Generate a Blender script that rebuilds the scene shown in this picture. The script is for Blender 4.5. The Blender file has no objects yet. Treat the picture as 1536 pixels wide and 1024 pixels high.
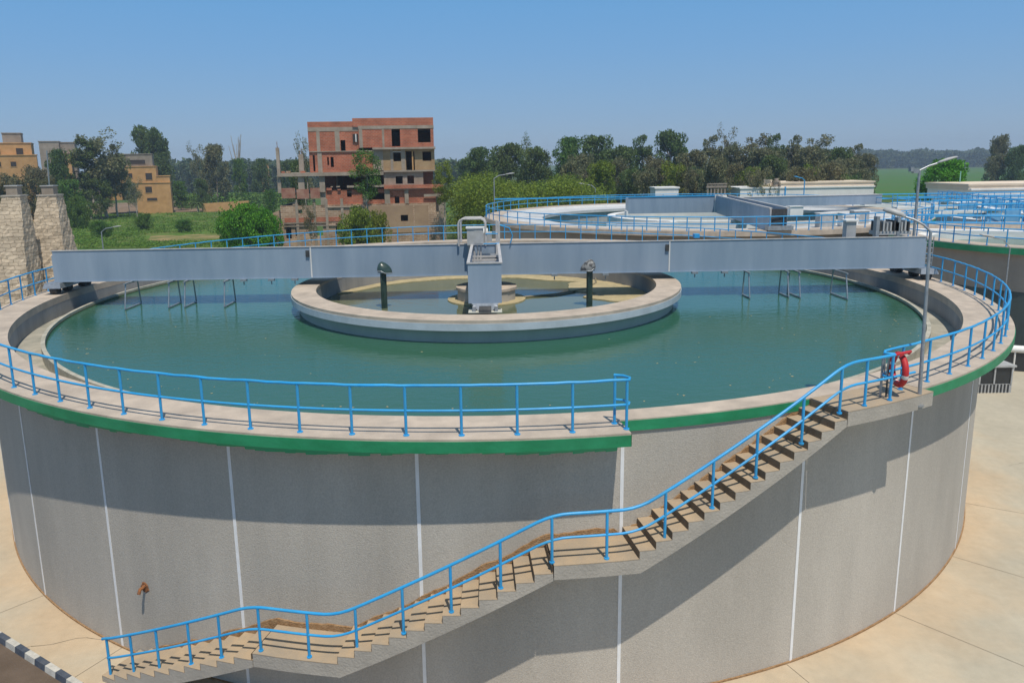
import bpy, math, random
import numpy as np
from mathutils import Vector, Matrix
random.seed(7)
R = math.radians
scn = bpy.context.scene
col = scn.collection
HD = 7.08                     # height of the tank deck above the yard
CX, CY = -0.207, 35.93        # centre of the big tank
RO, RW, RI, RWE = 21.35, 20.51, 19.9, 18.8
# ------------------------------------------------------------------ camera
CAMP = Vector((0, 0, 5.602 + HD))
pitch, roll = R(10.644), R(-0.954)
Fv = Vector((0, math.cos(pitch), -math.sin(pitch)))
R0 = Vector((1, 0, 0)); U0 = R0.cross(Fv)
Rv = R0 * math.cos(roll) + U0 * math.sin(roll)
Uv = -R0 * math.sin(roll) + U0 * math.cos(roll)
FP, PX, PY = 1105.145, 736.526, 456.044
cam = bpy.data.cameras.new('camera'); camo = bpy.data.objects.new('camera', cam); col.objects.link(camo)
m = Matrix(((Rv.x, Uv.x, -Fv.x, CAMP.x), (Rv.y, Uv.y, -Fv.y, CAMP.y), (Rv.z, Uv.z, -Fv.z, CAMP.z), (0, 0, 0, 1)))
camo.matrix_world = m
cam.sensor_fit = 'HORIZONTAL'; cam.sensor_width = 36; cam.lens = 36 * FP / 1536
cam.shift_x = (768 - PX) / 1536; cam.shift_y = (PY - 512) / 1536
cam.clip_start = 0.1; cam.clip_end = 12000
scn.camera = camo

def ray(x, y): return Fv + Rv * ((x - PX) / FP) - Uv * ((y - PY) / FP)
def atY(x, y, Y):
    d = ray(x, y); return CAMP + d * (Y / d.y)
def atZ(x, y, z):
    d = ray(x, y); return CAMP + d * ((z - CAMP.z) / d.z)

# ------------------------------------------------------------------ materials
MATS = {}
def mat(name, c, rough=0.8, c2=None, ns=2.0, bump=0.0, bs=30.0, metal=0.0, spec=0.5, island=None, stretch=None, detail=6, amt=1.0, lo=.35, hi=.65):
    if name in MATS: return MATS[name]
    M = bpy.data.materials.new(name); M.use_nodes = True; nt = M.node_tree; N = nt.nodes; L = nt.links
    b = N['Principled BSDF']; b.inputs['Roughness'].default_value = rough; b.inputs['Metallic'].default_value = metal
    b.inputs['Specular IOR Level'].default_value = spec
    b.inputs['Base Color'].default_value = (*c, 1)
    tc = N.new('ShaderNodeTexCoord'); vec = tc.outputs['Object']
    if stretch:
        mp = N.new('ShaderNodeMapping'); mp.inputs['Scale'].default_value = stretch; L.new(vec, mp.inputs['Vector']); vec = mp.outputs[0]
    if c2:
        n = N.new('ShaderNodeTexNoise'); n.inputs['Scale'].default_value = ns; n.inputs['Detail'].default_value = detail
        n.inputs['Roughness'].default_value = .62
        L.new(vec, n.inputs['Vector'])
        r = N.new('ShaderNodeMapRange'); r.inputs[1].default_value = lo; r.inputs[2].default_value = hi; r.inputs[4].default_value = amt
        L.new(n.outputs[0], r.inputs[0])
        mx = N.new('ShaderNodeMix'); mx.data_type = 'RGBA'; mx.inputs[6].default_value = (*c, 1); mx.inputs[7].default_value = (*c2, 1)
        L.new(r.outputs[0], mx.inputs[0]); L.new(mx.outputs[2], b.inputs['Base Color'])
    if island:
        g = N.new('ShaderNodeNewGeometry'); oi = N.new('ShaderNodeObjectInfo')
        hs = N.new('ShaderNodeHueSaturation')
        r = N.new('ShaderNodeMapRange'); r.inputs[3].default_value = 1.12 - island; r.inputs[4].default_value = 1.12 + island
        L.new(g.outputs['Random Per Island'], r.inputs[0]); L.new(r.outputs[0], hs.inputs['Value'])
        r2 = N.new('ShaderNodeMapRange'); r2.inputs[3].default_value = .485; r2.inputs[4].default_value = .51
        L.new(oi.outputs['Random'], r2.inputs[0]); L.new(r2.outputs[0], hs.inputs['Hue'])
        src = mx.outputs[2] if c2 else None
        if src: L.new(src, hs.inputs['Color'])
        else: hs.inputs['Color'].default_value = (*c, 1)
        L.new(hs.outputs[0], b.inputs['Base Color'])
        tr = N.new('ShaderNodeBsdfTranslucent'); L.new(hs.outputs[0], tr.inputs['Color'])
        ms = N.new('ShaderNodeMixShader'); ms.inputs[0].default_value = .3
        L.new(b.outputs[0], ms.inputs[1]); L.new(tr.outputs[0], ms.inputs[2]); L.new(ms.outputs[0], N['Material Output'].inputs[0])
    if bump:
        n2 = N.new('ShaderNodeTexNoise'); n2.inputs['Scale'].default_value = bs; n2.inputs['Detail'].default_value = 5
        L.new(vec, n2.inputs['Vector'])
        bp = N.new('ShaderNodeBump'); bp.inputs['Strength'].default_value = bump; bp.inputs['Distance'].default_value = .05
        L.new(n2.outputs[0], bp.inputs['Height']); L.new(bp.outputs[0], b.inputs['Normal'])
    MATS[name] = M; return M

def stain_layer(M, sc=(.35, .35, .12), dark_=.82, light=1.1):
    nt = M.node_tree; N = nt.nodes; L = nt.links; b = N['Principled BSDF']; src = b.inputs['Base Color'].links[0].from_socket
    tc = N.new('ShaderNodeTexCoord'); mp = N.new('ShaderNodeMapping'); mp.inputs['Scale'].default_value = sc; L.new(tc.outputs['Object'], mp.inputs[0])
    n = N.new('ShaderNodeTexNoise'); n.inputs['Scale'].default_value = 1; n.inputs['Detail'].default_value = 8; n.inputs['Roughness'].default_value = .6; L.new(mp.outputs[0], n.inputs['Vector'])
    r = N.new('ShaderNodeMapRange'); r.inputs[1].default_value = .3; r.inputs[2].default_value = .7; r.inputs[3].default_value = dark_; r.inputs[4].default_value = light; L.new(n.outputs[0], r.inputs[0])
    hs = N.new('ShaderNodeHueSaturation'); L.new(r.outputs[0], hs.inputs['Value']); L.new(src, hs.inputs['Color']); L.new(hs.outputs[0], b.inputs['Base Color'])

def brickmat(name, c1, c2, cm, sx=.5, sy=.18, mort=.02, bump=.4):
    M = bpy.data.materials.new(name); M.use_nodes = True; nt = M.node_tree; N = nt.nodes; L = nt.links
    b = N['Principled BSDF']; b.inputs['Roughness'].default_value = .92; b.inputs['Specular IOR Level'].default_value = .2
    tc = N.new('ShaderNodeTexCoord'); sp = N.new('ShaderNodeSeparateXYZ'); L.new(tc.outputs['Object'], sp.inputs[0])
    ad = N.new('ShaderNodeMath'); L.new(sp.outputs[0], ad.inputs[0]); L.new(sp.outputs[1], ad.inputs[1])
    cb = N.new('ShaderNodeCombineXYZ'); L.new(ad.outputs[0], cb.inputs[0]); L.new(sp.outputs[2], cb.inputs[1])
    br = N.new('ShaderNodeTexBrick'); L.new(cb.outputs[0], br.inputs['Vector'])
    br.inputs['Scale'].default_value = 1; br.inputs['Brick Width'].default_value = sx; br.inputs['Row Height'].default_value = sy
    br.inputs['Mortar Size'].default_value = mort
    br.inputs['Color1'].default_value = (*c1, 1); br.inputs['Color2'].default_value = (*c2, 1); br.inputs['Mortar'].default_value = (*cm, 1)
    n = N.new('ShaderNodeTexNoise'); n.inputs['Scale'].default_value = .6; n.inputs['Detail'].default_value = 8; L.new(tc.outputs['Object'], n.inputs['Vector'])
    r = N.new('ShaderNodeMapRange'); r.inputs[1].default_value = .3; r.inputs[2].default_value = .7; r.inputs[3].default_value = .78; r.inputs[4].default_value = 1.3
    L.new(n.outputs[0], r.inputs[0]); hs = N.new('ShaderNodeHueSaturation'); L.new(r.outputs[0], hs.inputs['Value']); L.new(br.outputs[0], hs.inputs['Color'])
    L.new(hs.outputs[0], b.inputs['Base Color'])
    bp = N.new('ShaderNodeBump'); bp.inputs['Strength'].default_value = bump; bp.inputs['Distance'].default_value = .03; bp.invert = True
    L.new(br.outputs['Fac'], bp.inputs['Height']); L.new(bp.outputs[0], b.inputs['Normal'])
    MATS[name] = M; return M

blue = mat('blue_paint', (.022, .34, .72), .38, (.05, .36, .66), 3, .05, 40)
green = mat('green_paint', (.008, .22, .085), .55, (.02, .27, .12), 1.5, .15, 12)
stucco = mat('grey_stucco', (.435, .395, .34), .95, (.545, .50, .43), 26, .25, 34, spec=.12, lo=.34, hi=.66)
stain_layer(stucco); stain_layer(stucco, (1.3, 1.3, .10), .955, 1.03)
stain_layer(blue, (1.2, 1.2, 1.2), .82, 1.1); stain_layer(green, (.7, .7, 2.5), .78, 1.12)
deckm = mat('deck_concrete', (.55, .455, .36), .9, (.43, .36, .29), 1.6, .15, 25, spec=.2)
conc = mat('grey_concrete', (.36, .33, .285), .9, (.45, .41, .35), 1.2, .3, 18, spec=.2)
inner = mat('inner_wall_concrete', (.25, .25, .245), .85, (.36, .35, .33), .8, .2, 10, spec=.2, stretch=(1, 1, .15))
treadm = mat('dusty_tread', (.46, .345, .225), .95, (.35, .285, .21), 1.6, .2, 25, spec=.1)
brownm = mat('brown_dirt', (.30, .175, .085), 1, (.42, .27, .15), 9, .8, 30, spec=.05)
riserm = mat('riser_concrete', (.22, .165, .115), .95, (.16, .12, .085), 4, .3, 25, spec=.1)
white = mat('white_paint', (.74, .73, .70), .6, (.62, .61, .58), 2)
weirm = mat('weir_concrete', (.50, .46, .37), .8, (.33, .31, .24), 2.5, .2, 15)
launder = mat('launder_concrete', (.42, .385, .31), .9, (.26, .25, .20), 1.2, .2, 12)
beamp = mat('blue_grey_paint', (.235, .31, .40), .48, (.29, .355, .43), 1.1, .04, 6, stretch=(1, 1, .15), lo=.3, hi=.75)
stain_layer(beamp, (1.1, 1.1, .16), .93, 1.06)
stain_layer(deckm, (.9, .9, .9), .84, 1.1)
flange = mat('pale_flange', (.55, .52, .49), .6, (.40, .39, .38), 3)
greyp = mat('grey_cabinet_paint', (.46, .46, .45), .5, (.36, .36, .35), 3)
galv = mat('galvanised_steel', (.42, .44, .46), .42, (.30, .32, .34), 5, metal=.55)
dark = mat('dark_rubber', (.03, .032, .035), .7, (.06, .06, .06), 4)
darkp = mat('dark_green_pipe', (.02, .045, .038), .3, (.05, .08, .07), 3)
wellw = mat('well_wall_render', (.44, .44, .38), .85, (.52, .51, .44), .8, .2, 10, stretch=(1, 1, .25))
wellband = mat('well_band_paint', (.50, .56, .60), .7, (.40, .45, .48), 1.3)
foam = mat('yellow_scum', (.50, .40, .22), .9, (.36, .30, .17), 3, .5, 14)
redp = mat('red_paint', (.52, .022, .028), .6, (.48, .02, .02), 5)
rust = mat('rust', (.34, .13, .045), .95, (.16, .07, .03), 14, .6, 30)
shadem = mat('interior_shade_colour', (.05, .04, .035), .95)  # near-black base colour stands in for the shade inside openings
glassd = mat('dark_glass', (.03, .035, .04), .15)
brick = brickmat('red_brick', (.46, .135, .07), (.36, .10, .055), (.38, .22, .15), .5, .22, .03)
oldbrick = brickmat('old_plastered_brick', (.42, .29, .195), (.30, .18, .115), (.46, .35, .25), .9, .3, .05)
towerm = brickmat('rough_block', (.52, .43, .32), (.45, .365, .265), (.29, .23, .16), .85, .30, .02, 1.0)
def roughen(M, k=.22):
    nt = M.node_tree; N = nt.nodes; L = nt.links; br = next(n for n in N if n.type == 'TEX_BRICK'); src = br.inputs['Vector'].links[0].from_socket
    n = N.new('ShaderNodeTexNoise'); n.inputs['Scale'].default_value = 1.6; n.inputs['Detail'].default_value = 6; tc = next(n for n in N if n.type == 'TEX_COORD'); L.new(tc.outputs['Object'], n.inputs['Vector'])
    a = N.new('ShaderNodeVectorMath'); a.operation = 'SCALE'; a.inputs['Scale'].default_value = k * 2.2; L.new(n.outputs['Color'], a.inputs[0])
    b = N.new('ShaderNodeVectorMath'); L.new(src, b.inputs[0]); L.new(a.outputs[0], b.inputs[1]); L.new(b.outputs[0], br.inputs['Vector'])
    br.inputs['Mortar Smooth'].default_value = .6
roughen(towerm, .24)
rawc = mat('raw_concrete', (.40, .335, .27), .95, (.28, .225, .17), .8, .3, 6)
ochre = mat('ochre_plaster', (.60, .345, .145), .95, (.48, .265, .105), .6, .2, 6)
greyb = mat('grey_block', (.33, .28, .225), .95, (.25, .205, .16), .8, .2, 6)
creamw = mat('cream_wall', (.80, .66, .50), .9, (.72, .58, .44), .5)
whitew = mat('white_wall', (.86, .84, .80), .9, (.76, .74, .70), .5)
bark = mat('bark', (.20, .16, .12), .95, (.34, .30, .25), 3)
palebark = mat('pale_bark', (.46, .42, .36), .9, (.28, .25, .2), 3)
def leafm(n, c, c2, s=.25): return mat(n, c, .75, c2, .35, island=.45, spec=.15, detail=3)
lf_dark = leafm('dark_leaf', (0.075, 0.125, 0.034), (0.125, 0.17, 0.055))
lf_mid = leafm('mid_leaf', (0.075, 0.165, 0.03), (0.12, 0.2, 0.045))
lf_grey = leafm('grey_leaf', (0.145, 0.16, 0.075), (0.21, 0.20, 0.105))
lf_brown = leafm('brown_leaf', (0.17, 0.155, 0.075), (0.13, 0.13, 0.06))
lf_yel = leafm('yellow_leaf', (0.19, 0.235, 0.03), (0.14, 0.2, 0.032))
lf_bright = leafm('bright_leaf', (0.075, 0.235, 0.02), (0.12, 0.29, 0.03))
lf_far = leafm('far_leaf', (0.07, 0.11, 0.055), (0.11, 0.13, 0.07))

def water_mat(name, c, c2, bump=.12, sc=2.2, flow=1.0):
    M = mat(name, c, .045, c2, .07, spec=.5, detail=2); nt = M.node_tree; N = nt.nodes; L = nt.links; b = N['Principled BSDF']
    b.inputs['IOR'].default_value = 1.333
    tc = N.new('ShaderNodeTexCoord'); mp = N.new('ShaderNodeMapping'); mp.inputs['Scale'].default_value = (1, 1.8, 1); L.new(tc.outputs['Object'], mp.inputs[0])
    a = N.new('ShaderNodeTexNoise'); a.inputs['Scale'].default_value = sc; a.inputs['Detail'].default_value = 4; a.inputs['Roughness'].default_value = .6; L.new(mp.outputs[0], a.inputs['Vector'])
    # calm and ruffled patches
    p = N.new('ShaderNodeTexNoise'); p.inputs['Scale'].default_value = .09; p.inputs['Detail'].default_value = 3; L.new(tc.outputs['Object'], p.inputs['Vector'])
    r = N.new('ShaderNodeMapRange'); r.inputs[1].default_value = .35; r.inputs[2].default_value = .65; r.inputs[3].default_value = .25; r.inputs[4].default_value = 1; L.new(p.outputs[0], r.inputs[0])
    mu = N.new('ShaderNodeMath'); mu.operation = 'MULTIPLY'; L.new(a.outputs[0], mu.inputs[0]); L.new(r.outputs[0], mu.inputs[1])
    bp = N.new('ShaderNodeBump'); bp.inputs['Strength'].default_value = bump; bp.inputs['Distance'].default_value = .25
    L.new(mu.outputs[0], bp.inputs['Height']); L.new(bp.outputs[0], b.inputs['Normal'])
    return M
waterm = water_mat('teal_water', (.026, .108, .078), (.042, .118, .070), .10, 2.0)
wellwater = water_mat('well_water', (.115, .135, .080), (.155, .165, .09), .05, 1.6)

def ground_mat(name, base, cols, ns, big=None, bump=0.3, bs=3, lo=.4, hi=.6):
    return mat(name, base, .97, cols, ns, bump, bs, spec=.1, lo=lo, hi=hi)

# yard: sandy concrete with expansion joints and an orange dust ring round the tank foot
def yard_mat():
    M = mat('yard_concrete', (.52, .465, .355), .93, (.45, .405, .315), .25, .15, 20, spec=.15, lo=.3, hi=.7)
    nt = M.node_tree; N = nt.nodes; L = nt.links; b = N['Principled BSDF']
    src = b.inputs['Base Color'].links[0].from_socket
    tc = N.new('ShaderNodeTexCoord'); sp = N.new('ShaderNodeVectorMath'); sp.operation = 'SUBTRACT'; sp.inputs[1].default_value = (CX, CY, 0)
    L.new(tc.outputs['Object'], sp.inputs[0]); fl = N.new('ShaderNodeVectorMath'); fl.operation = 'MULTIPLY'; fl.inputs[1].default_value = (1, 1, 0); L.new(sp.outputs[0], fl.inputs[0])
    ln = N.new('ShaderNodeVectorMath'); ln.operation = 'LENGTH'; L.new(fl.outputs[0], ln.inputs[0])
    no = N.new('ShaderNodeTexNoise'); no.inputs['Scale'].default_value = .45; no.inputs['Detail'].default_value = 6; L.new(tc.outputs['Object'], no.inputs['Vector'])
    ad = N.new('ShaderNodeMath'); ad.operation = 'MULTIPLY_ADD'; ad.inputs[1].default_value = 5.5; L.new(no.outputs[0], ad.inputs[0]); L.new(ln.outputs['Value'], ad.inputs[2])
    r = N.new('ShaderNodeMapRange'); r.inputs[1].default_value = RW + 2.4; r.inputs[2].default_value = RW + 5.4; r.inputs[3].default_value = .75; r.inputs[4].default_value = 0; L.new(ad.outputs[0], r.inputs[0])
    mx = N.new('ShaderNodeMix'); mx.data_type = 'RGBA'; mx.inputs[7].default_value = (.57, .415, .26, 1); L.new(r.outputs[0], mx.inputs[0]); L.new(src, mx.inputs[6])
    L.new(mx.outputs[2], b.inputs['Base Color'])
    return M
yardm = yard_mat(); stain_layer(yardm, (.45, .16, .45), .88, 1.06); stain_layer(yardm, (3, 3, 3), .93, 1.05)

# ------------------------------------------------------------------ mesh helpers
class MB:
    def __init__(s): s.v = []; s.f = []; s.sm = []
    def add(s, vs, fs, smooth=False):
        n = len(s.v); s.v += [tuple(v) for v in vs]; s.f += [tuple(i + n for i in f) for f in fs]; s.sm += [smooth] * len(fs); return s
    def box(s, x0, x1, y0, y1, z0, z1, rz=0, c=None):
        P = [(x, y, z) for z in (z0, z1) for y in (y0, y1) for x in (x0, x1)]
        if rz:
            c = c or ((x0 + x1) / 2, (y0 + y1) / 2); ca, sa = math.cos(rz), math.sin(rz)
            P = [(c[0] + (x - c[0]) * ca - (y - c[1]) * sa, c[1] + (x - c[0]) * sa + (y - c[1]) * ca, z) for x, y, z in P]
        return s.add(P, [(0, 2, 3, 1), (4, 5, 7, 6), (0, 1, 5, 4), (2, 6, 7, 3), (0, 4, 6, 2), (1, 3, 7, 5)])
    def hexa(s, bot, top):
        n = len(bot)
        return s.add(list(bot) + list(top), [tuple(range(n))[::-1], tuple(range(n, 2 * n))] + [(i, (i + 1) % n, (i + 1) % n + n, i + n) for i in range(n)])
    def tube(s, path, r, n=8, r2=None, caps=True, close=False):
        path = [Vector(p) for p in path]; rings = []; N = len(path); nrm = None
        for i, p in enumerate(path):
            if close: t = path[(i + 1) % N] - path[(i - 1) % N]
            else: t = (path[min(i + 1, N - 1)] - path[max(i - 1, 0)])
            t.normalize()
            if nrm is None: nrm = t.orthogonal().normalized()
            nrm = (nrm - t * nrm.dot(t)).normalized(); bn = t.cross(nrm)
            rr = r if r2 is None else r + (r2 - r) * i / (N - 1)
            rings.append([p + (nrm * math.cos(2 * math.pi * k / n) + bn * math.sin(2 * math.pi * k / n)) * rr for k in range(n)])
        vs = [v for rg in rings for v in rg]; fs = []
        for i in range(N if close else N - 1):
            j = (i + 1) % N
            for k in range(n): fs.append((i * n + k, i * n + (k + 1) % n, j * n + (k + 1) % n, j * n + k))
        s.add(vs, fs, True)
        if caps and not close:
            s.add(rings[0], [tuple(range(n))[::-1]]); s.add(rings[-1], [tuple(range(n))])
        return s
    def ring(s, r0, r1, z0, z1, a0=0, a1=360, n=None, cx=CX, cy=CY, ends=True):
        full = abs(a1 - a0) >= 360
        n = n or max(2, int(abs(a1 - a0) / 1.25))
        A = [R(a0 + (a1 - a0) * i / n) for i in range(n + (0 if full else 1))]; vs = []
        for a in A:
            c, q = math.cos(a), math.sin(a)
            vs += [(cx + r0 * c, cy + r0 * q, z0), (cx + r1 * c, cy + r1 * q, z0), (cx + r1 * c, cy + r1 * q, z1), (cx + r0 * c, cy + r0 * q, z1)]
        fs = []
        for i in range(n):
            j = (i + 1) % len(A)
            for k in range(4):
                l = (k + 1) % 4; fs.append((i * 4 + k, j * 4 + k, j * 4 + l, i * 4 + l))
        s.add(vs, fs)
        if not full and ends:
            e = (len(A) - 1) * 4; s.f += [tuple(x + len(s.v) - len(vs) for x in (0, 1, 2, 3)), tuple(x + len(s.v) - len(vs) for x in (e + 3, e + 2, e + 1, e))]; s.sm += [False, False]
        return s
    def disc(s, r, z, n=160, cx=CX, cy=CY):
        return s.add([(cx + r * math.cos(2 * math.pi * i / n), cy + r * math.sin(2 * math.pi * i / n), z) for i in range(n)], [tuple(range(n))])
    def cyl(s, x, y, z0, z1, r, n=16, r2=None):
        return s.tube([(x, y, z0), (x, y, z1)], r, n, r2)
    def wall(s, x0, x1, z0, z1, y0, y1, holes=()):
        xs = sorted({x0, x1, *[h[0] for h in holes], *[h[1] for h in holes]}); zs = sorted({z0, z1, *[h[2] for h in holes], *[h[3] for h in holes]})
        for a, b in zip(xs, xs[1:]):
            for c, d in zip(zs, zs[1:]):
                mx, mz = (a + b) / 2, (c + d) / 2
                if mx < x0 or mx > x1 or mz < z0 or mz > z1: continue
                if any(h[0] < mx < h[1] and h[2] < mz < h[3] for h in holes): continue
                s.box(a, b, y0, y1, c, d)
        return s
    def mesh(s, name, m, off=(0, 0, 0), bevel=0):
        me = bpy.data.meshes.new(name); o = Vector(off)
        me.from_pydata([tuple(Vector(v) - o) for v in s.v], [], s.f)
        me.polygons.foreach_set('use_smooth', s.sm); me.validate(); me.update()
        import bmesh
        if len(s.f) < 60000:
            bm = bmesh.new(); bm.from_mesh(me); bmesh.ops.recalc_face_normals(bm, faces=bm.faces); bm.to_mesh(me); bm.free()
        me.materials.append(m); return me
    def obj(s, name, m, parent=None, label=None):
        off = parent['_base'] if parent and '_base' in parent else (0, 0, 0)
        o = bpy.data.objects.new(name, s.mesh(name, m, off)); col.objects.link(o)
        if parent: o.parent = parent; o['_base'] = tuple(off)
        if label: o['label'] = label
        return o
def tag(o, label=None, cat=None, group=None, kind=None):
    if label: o['label'] = label
    if cat: o['category'] = cat
    if group: o['group'] = group
    if kind: o['kind'] = kind
    return o
def thing(name, label, cat, loc=(0, 0, 0), group=None):
    o = bpy.data.objects.new(name, None); col.objects.link(o); o.location = loc; o['_base'] = tuple(loc); o.empty_display_size = .2
    return tag(o, label, cat, group)
def struct(name, mb, m): return tag(mb.obj(name, m), kind='structure')
def dup(o, loc=None, rz=None, sc=None, label=None, parent=None):
    c = o.copy(); col.objects.link(c)
    if parent: c.parent = parent
    if loc is not None: c.location = loc
    if rz is not None: c.rotation_euler = (0, 0, rz)
    if sc is not None: c.scale = sc
    if label: c['label'] = label
    for ch in kids.get(o.name, []): dup(ch, parent=c)
    return c
kids = {}
def pol(r, a, z, cx=CX, cy=CY): return Vector((cx + r * math.cos(R(a)), cy + r * math.sin(R(a)), z))

def railing(name, label, cat, path, posts, h=1.1, r=.032, m=None, n=8, group=None, base=None, mid=True, postr=None, postbase=0.0):
    """path: base line points; posts: base points"""
    m = m or blue; t = thing(name, label, cat, base or tuple(path[0]), group)
    rq = random.Random(len(path)); jit = [Vector((rq.uniform(-.006, .006), rq.uniform(-.006, .006), rq.uniform(-.008, .008))) for p in path]
    MB().tube([p + Vector((0, 0, h)) + j for p, j in zip(path, jit)], r, n).obj('top_rail', m, t)
    if mid: MB().tube([p + Vector((0, 0, h * .5)) for p in path], r * .85, n).obj('mid_rail', m, t)
    pr = postr or r * .95
    me = None
    for p in posts:
        if me is None:
            me = MB().tube([(0, 0, postbase), (0, 0, h - r * .3)], pr, n).cyl(0, 0, postbase, postbase + .02, pr * 2.1, n).mesh('post', m)
        o = bpy.data.objects.new('post', me); col.objects.link(o); o.parent = t; o.location = p - Vector(t['_base'])
    return t

# ------------------------------------------------------------------ ground
g = MB(); nx = 60
g.add([(-6000, -300, -.03), (6000, -300, -.03), (6000, 9000, -.03), (-6000, 9000, -.03)], [(0, 1, 2, 3)])
gm = ground_mat('farmland', (.055, .12, .022), (.10, .115, .04), .012, bump=.4, bs=1.2)
struct('ground', g, gm)
yard = MB(); yard.add([(-60, -10, 0), (100, -10, 0), (100, 112, 0), (10, 112, 0), (-36, 84, 0), (-60, 75, 0)], [(0, 1, 2, 3, 4, 5)])
struct('yard', yard, yardm)
# expansion joints in the yard
jm = mat('joint_seal', (.10, .08, .06), .9)
jb = MB()
def strip(a, b, w, z):
    a, b = Vector(a), Vector(b); d = (b - a).normalized(); q = Vector((-d.y, d.x, 0)) * w / 2
    return [(*(a + q).xy, z), (*(a - q).xy, z), (*(b - q).xy, z), (*(b + q).xy, z)]
for A in (-68.2, -55.8, -43, -30, -119, -131.5, -106.5):
    jb.add(strip(pol(RW + .05, A, 0), pol(RW + 16, A + (3 if A == -55.8 else 0), 0), .014, .004), [(0, 1, 2, 3)])
struct('yard_joints', jb, jm)

# brown road at lower left with striped kerb
k0, k1 = Vector((-13.78, 18.43, 0)), Vector((-10.81, 16.58, 0)); kd = (k1 - k0).normalized(); kq = Vector((kd.y, -kd.x, 0))
if kq.y > 0: kq = -kq
a, b = k0 - kd * 18, k0 + kd * 22
road = MB(); road.add([(*(a).xy, .006), (*(b).xy, .006), (*(b + kq * 14).xy, .006), (*(a + kq * 14).xy, .006)], [(0, 1, 2, 3)])
struct('road', road, mat('brown_asphalt', (.115, .085, .062), .95, (.16, .12, .09), .8, .4, 40, spec=.1))
kerb = thing('striped_kerb', 'low road kerb painted in black and white blocks at the corner of the yard', 'kerb', tuple(k0))
kwh = mat('kerb_white', (.60, .57, .50), .8, (.42, .40, .35), 4); kbl = mat('kerb_black', (.045, .06, .085), .8, (.09, .10, .12), 4)
for i in range(-14, 22):
    s = k0 + kd * (i * .5 + .0); e = s + kd * .492
    o = kq * .10
    bt = [s + o, s - o, e - o, e + o]; ot = kq * .075
    tp = [s + ot + Vector((0, 0, .17)), s - ot + Vector((0, 0, .17)), e - ot + Vector((0, 0, .17)), e + ot + Vector((0, 0, .17))]
    MB().hexa([v + Vector((0, 0, .001)) for v in bt], tp).obj('kerb_block', kwh if i % 2 else kbl, kerb)

# fields
def sheet(name, pts, z, m): return struct(name, MB().add([(x, y, z) for x, y in pts], [tuple(range(len(pts)))]), m)
def pxg(pts): return [tuple(atZ(x, y, 0).xy) for x, y in pts]
sheet('crop_field', pxg([(105, 372), (118, 322), (300, 318), (420, 322), (440, 372)]), .02, ground_mat('bright_crop', (.085, .17, .024), (.14, .16, .045), .12, bump=1, bs=2))
sheet('sand_track', pxg([(222, 362), (226, 354), (300, 352), (330, 353), (330, 358), (280, 362)]), .05, ground_mat('sand', (.32, .23, .11), (.12, .15, .04), .25, bump=.5))
sheet('earth_path', pxg([(120, 322), (140, 306), (310, 300), (310, 317), (250, 319)]), .06, ground_mat('bare_earth', (.26, .18, .12), (.19, .135, .085), .12, bump=.5))
sheet('green_field', pxg([(290, 280), (400, 268), (520, 262), (520, 285), (300, 292)]), .03, ground_mat('field_green', (.045, .155, .025), (.07, .14, .03), .03, bump=.6, bs=.5))
sheet('wheat_field', pxg([(1200, 300), (1250, 256), (1560, 252), (1700, 300)]), .03, ground_mat('wheat_green', (.060, .155, .026), (.080, .145, .034), .02, bump=.8, bs=.4))

# ------------------------------------------------------------------ the big tank
tank = thing('settling_tank', 'large round grey concrete settling tank with green deck edge and white joint lines', 'tank', (CX, CY, 0))
MB().ring(RI, RW, 0, HD - .3, 0, 360, 288).obj('wall', stucco, tank)
A0, A1 = -59.4, 278.43           # cantilevered walkway range
MB().ring(RI - .02, RO, HD - .3, HD, A0, A1, 270).obj('walkway', deckm, tank)
MB().ring(RI - .02, RW + .03, HD - .3, HD, A1 - 360, A0, 24, ends=False).obj('deck', deckm, tank)
fas = MB(); fas.ring(RO + .001, RO + .018, HD - .30, HD - .05, A0 + .02, A1, 270)
fas.add([pol(RI + .45, A1 + .02, HD - .30), pol(RO + .018, A1 + .02, HD - .30), pol(RO + .018, A1 + .02, HD - .035), pol(RI + .45, A1 + .02, HD - .035)], [(0, 1, 2, 3)])
fas.ring(RW + .031, RW + .045, HD - .27, HD - .03, A1 - 360 + .1, -67.7, 20)
fas.obj('green_edge_band', green, tank)
# ragged paint run below the fascia
dr = MB(); random.seed(3)
for i in range(0, 90):
    a = -140 + i * .64
    if a > -82.3: break
    d = .03 + .05 * random.random() + .04 * math.sin(i * .23)
    dr.add([pol(RO + .012, a, HD - .302), pol(RO + .012, a + .66, HD - .302), pol(RO - .03, a + .66, HD - .302 - max(.01, d)), pol(RO - .03, a, HD - .302 - max(.01, d + .01))], [(0, 1, 2, 3)])
dr.obj('paint_drip', mat('light_green_paint', (.03, .33, .15), .6), tank)
for a in (-131.3, -119.0, -106.95, -94.2, -81.3, -67.75, -55.8, -41.5, -144, -29):
    MB().ring(RW + .002, RW + .014, .0, HD - .3, a - .115, a + .115, 1).obj('joint_strip', mat('bright_white_seal', (.86, .86, .86), .55, (.78, .78, .77), 3), tank)
MB().ring(RWE, RWE + .14, 3, HD - .50, 0, 360, 288).obj('weir_wall', weirm, tank)
MB().ring(RWE + .141, RI - .001, 5.6, HD - .93, 0, 360, 288).obj('launder_channel', launder, tank)
MB().ring(RI - .015, RI - .001, HD - .925, HD - .302, 0, 360, 288).obj('inner_wall_face', inner, tank)
MB().ring(RW, RW + .04, .0, .045, 0, 360, 288).obj('foot_fillet', brownm, tank)
# construction patch next to the joint under the walkway end
struct('tank_water', MB().ring(8.0, RWE - .002, HD - 1.0, HD - .66, 0, 360, 200), waterm)

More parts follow.
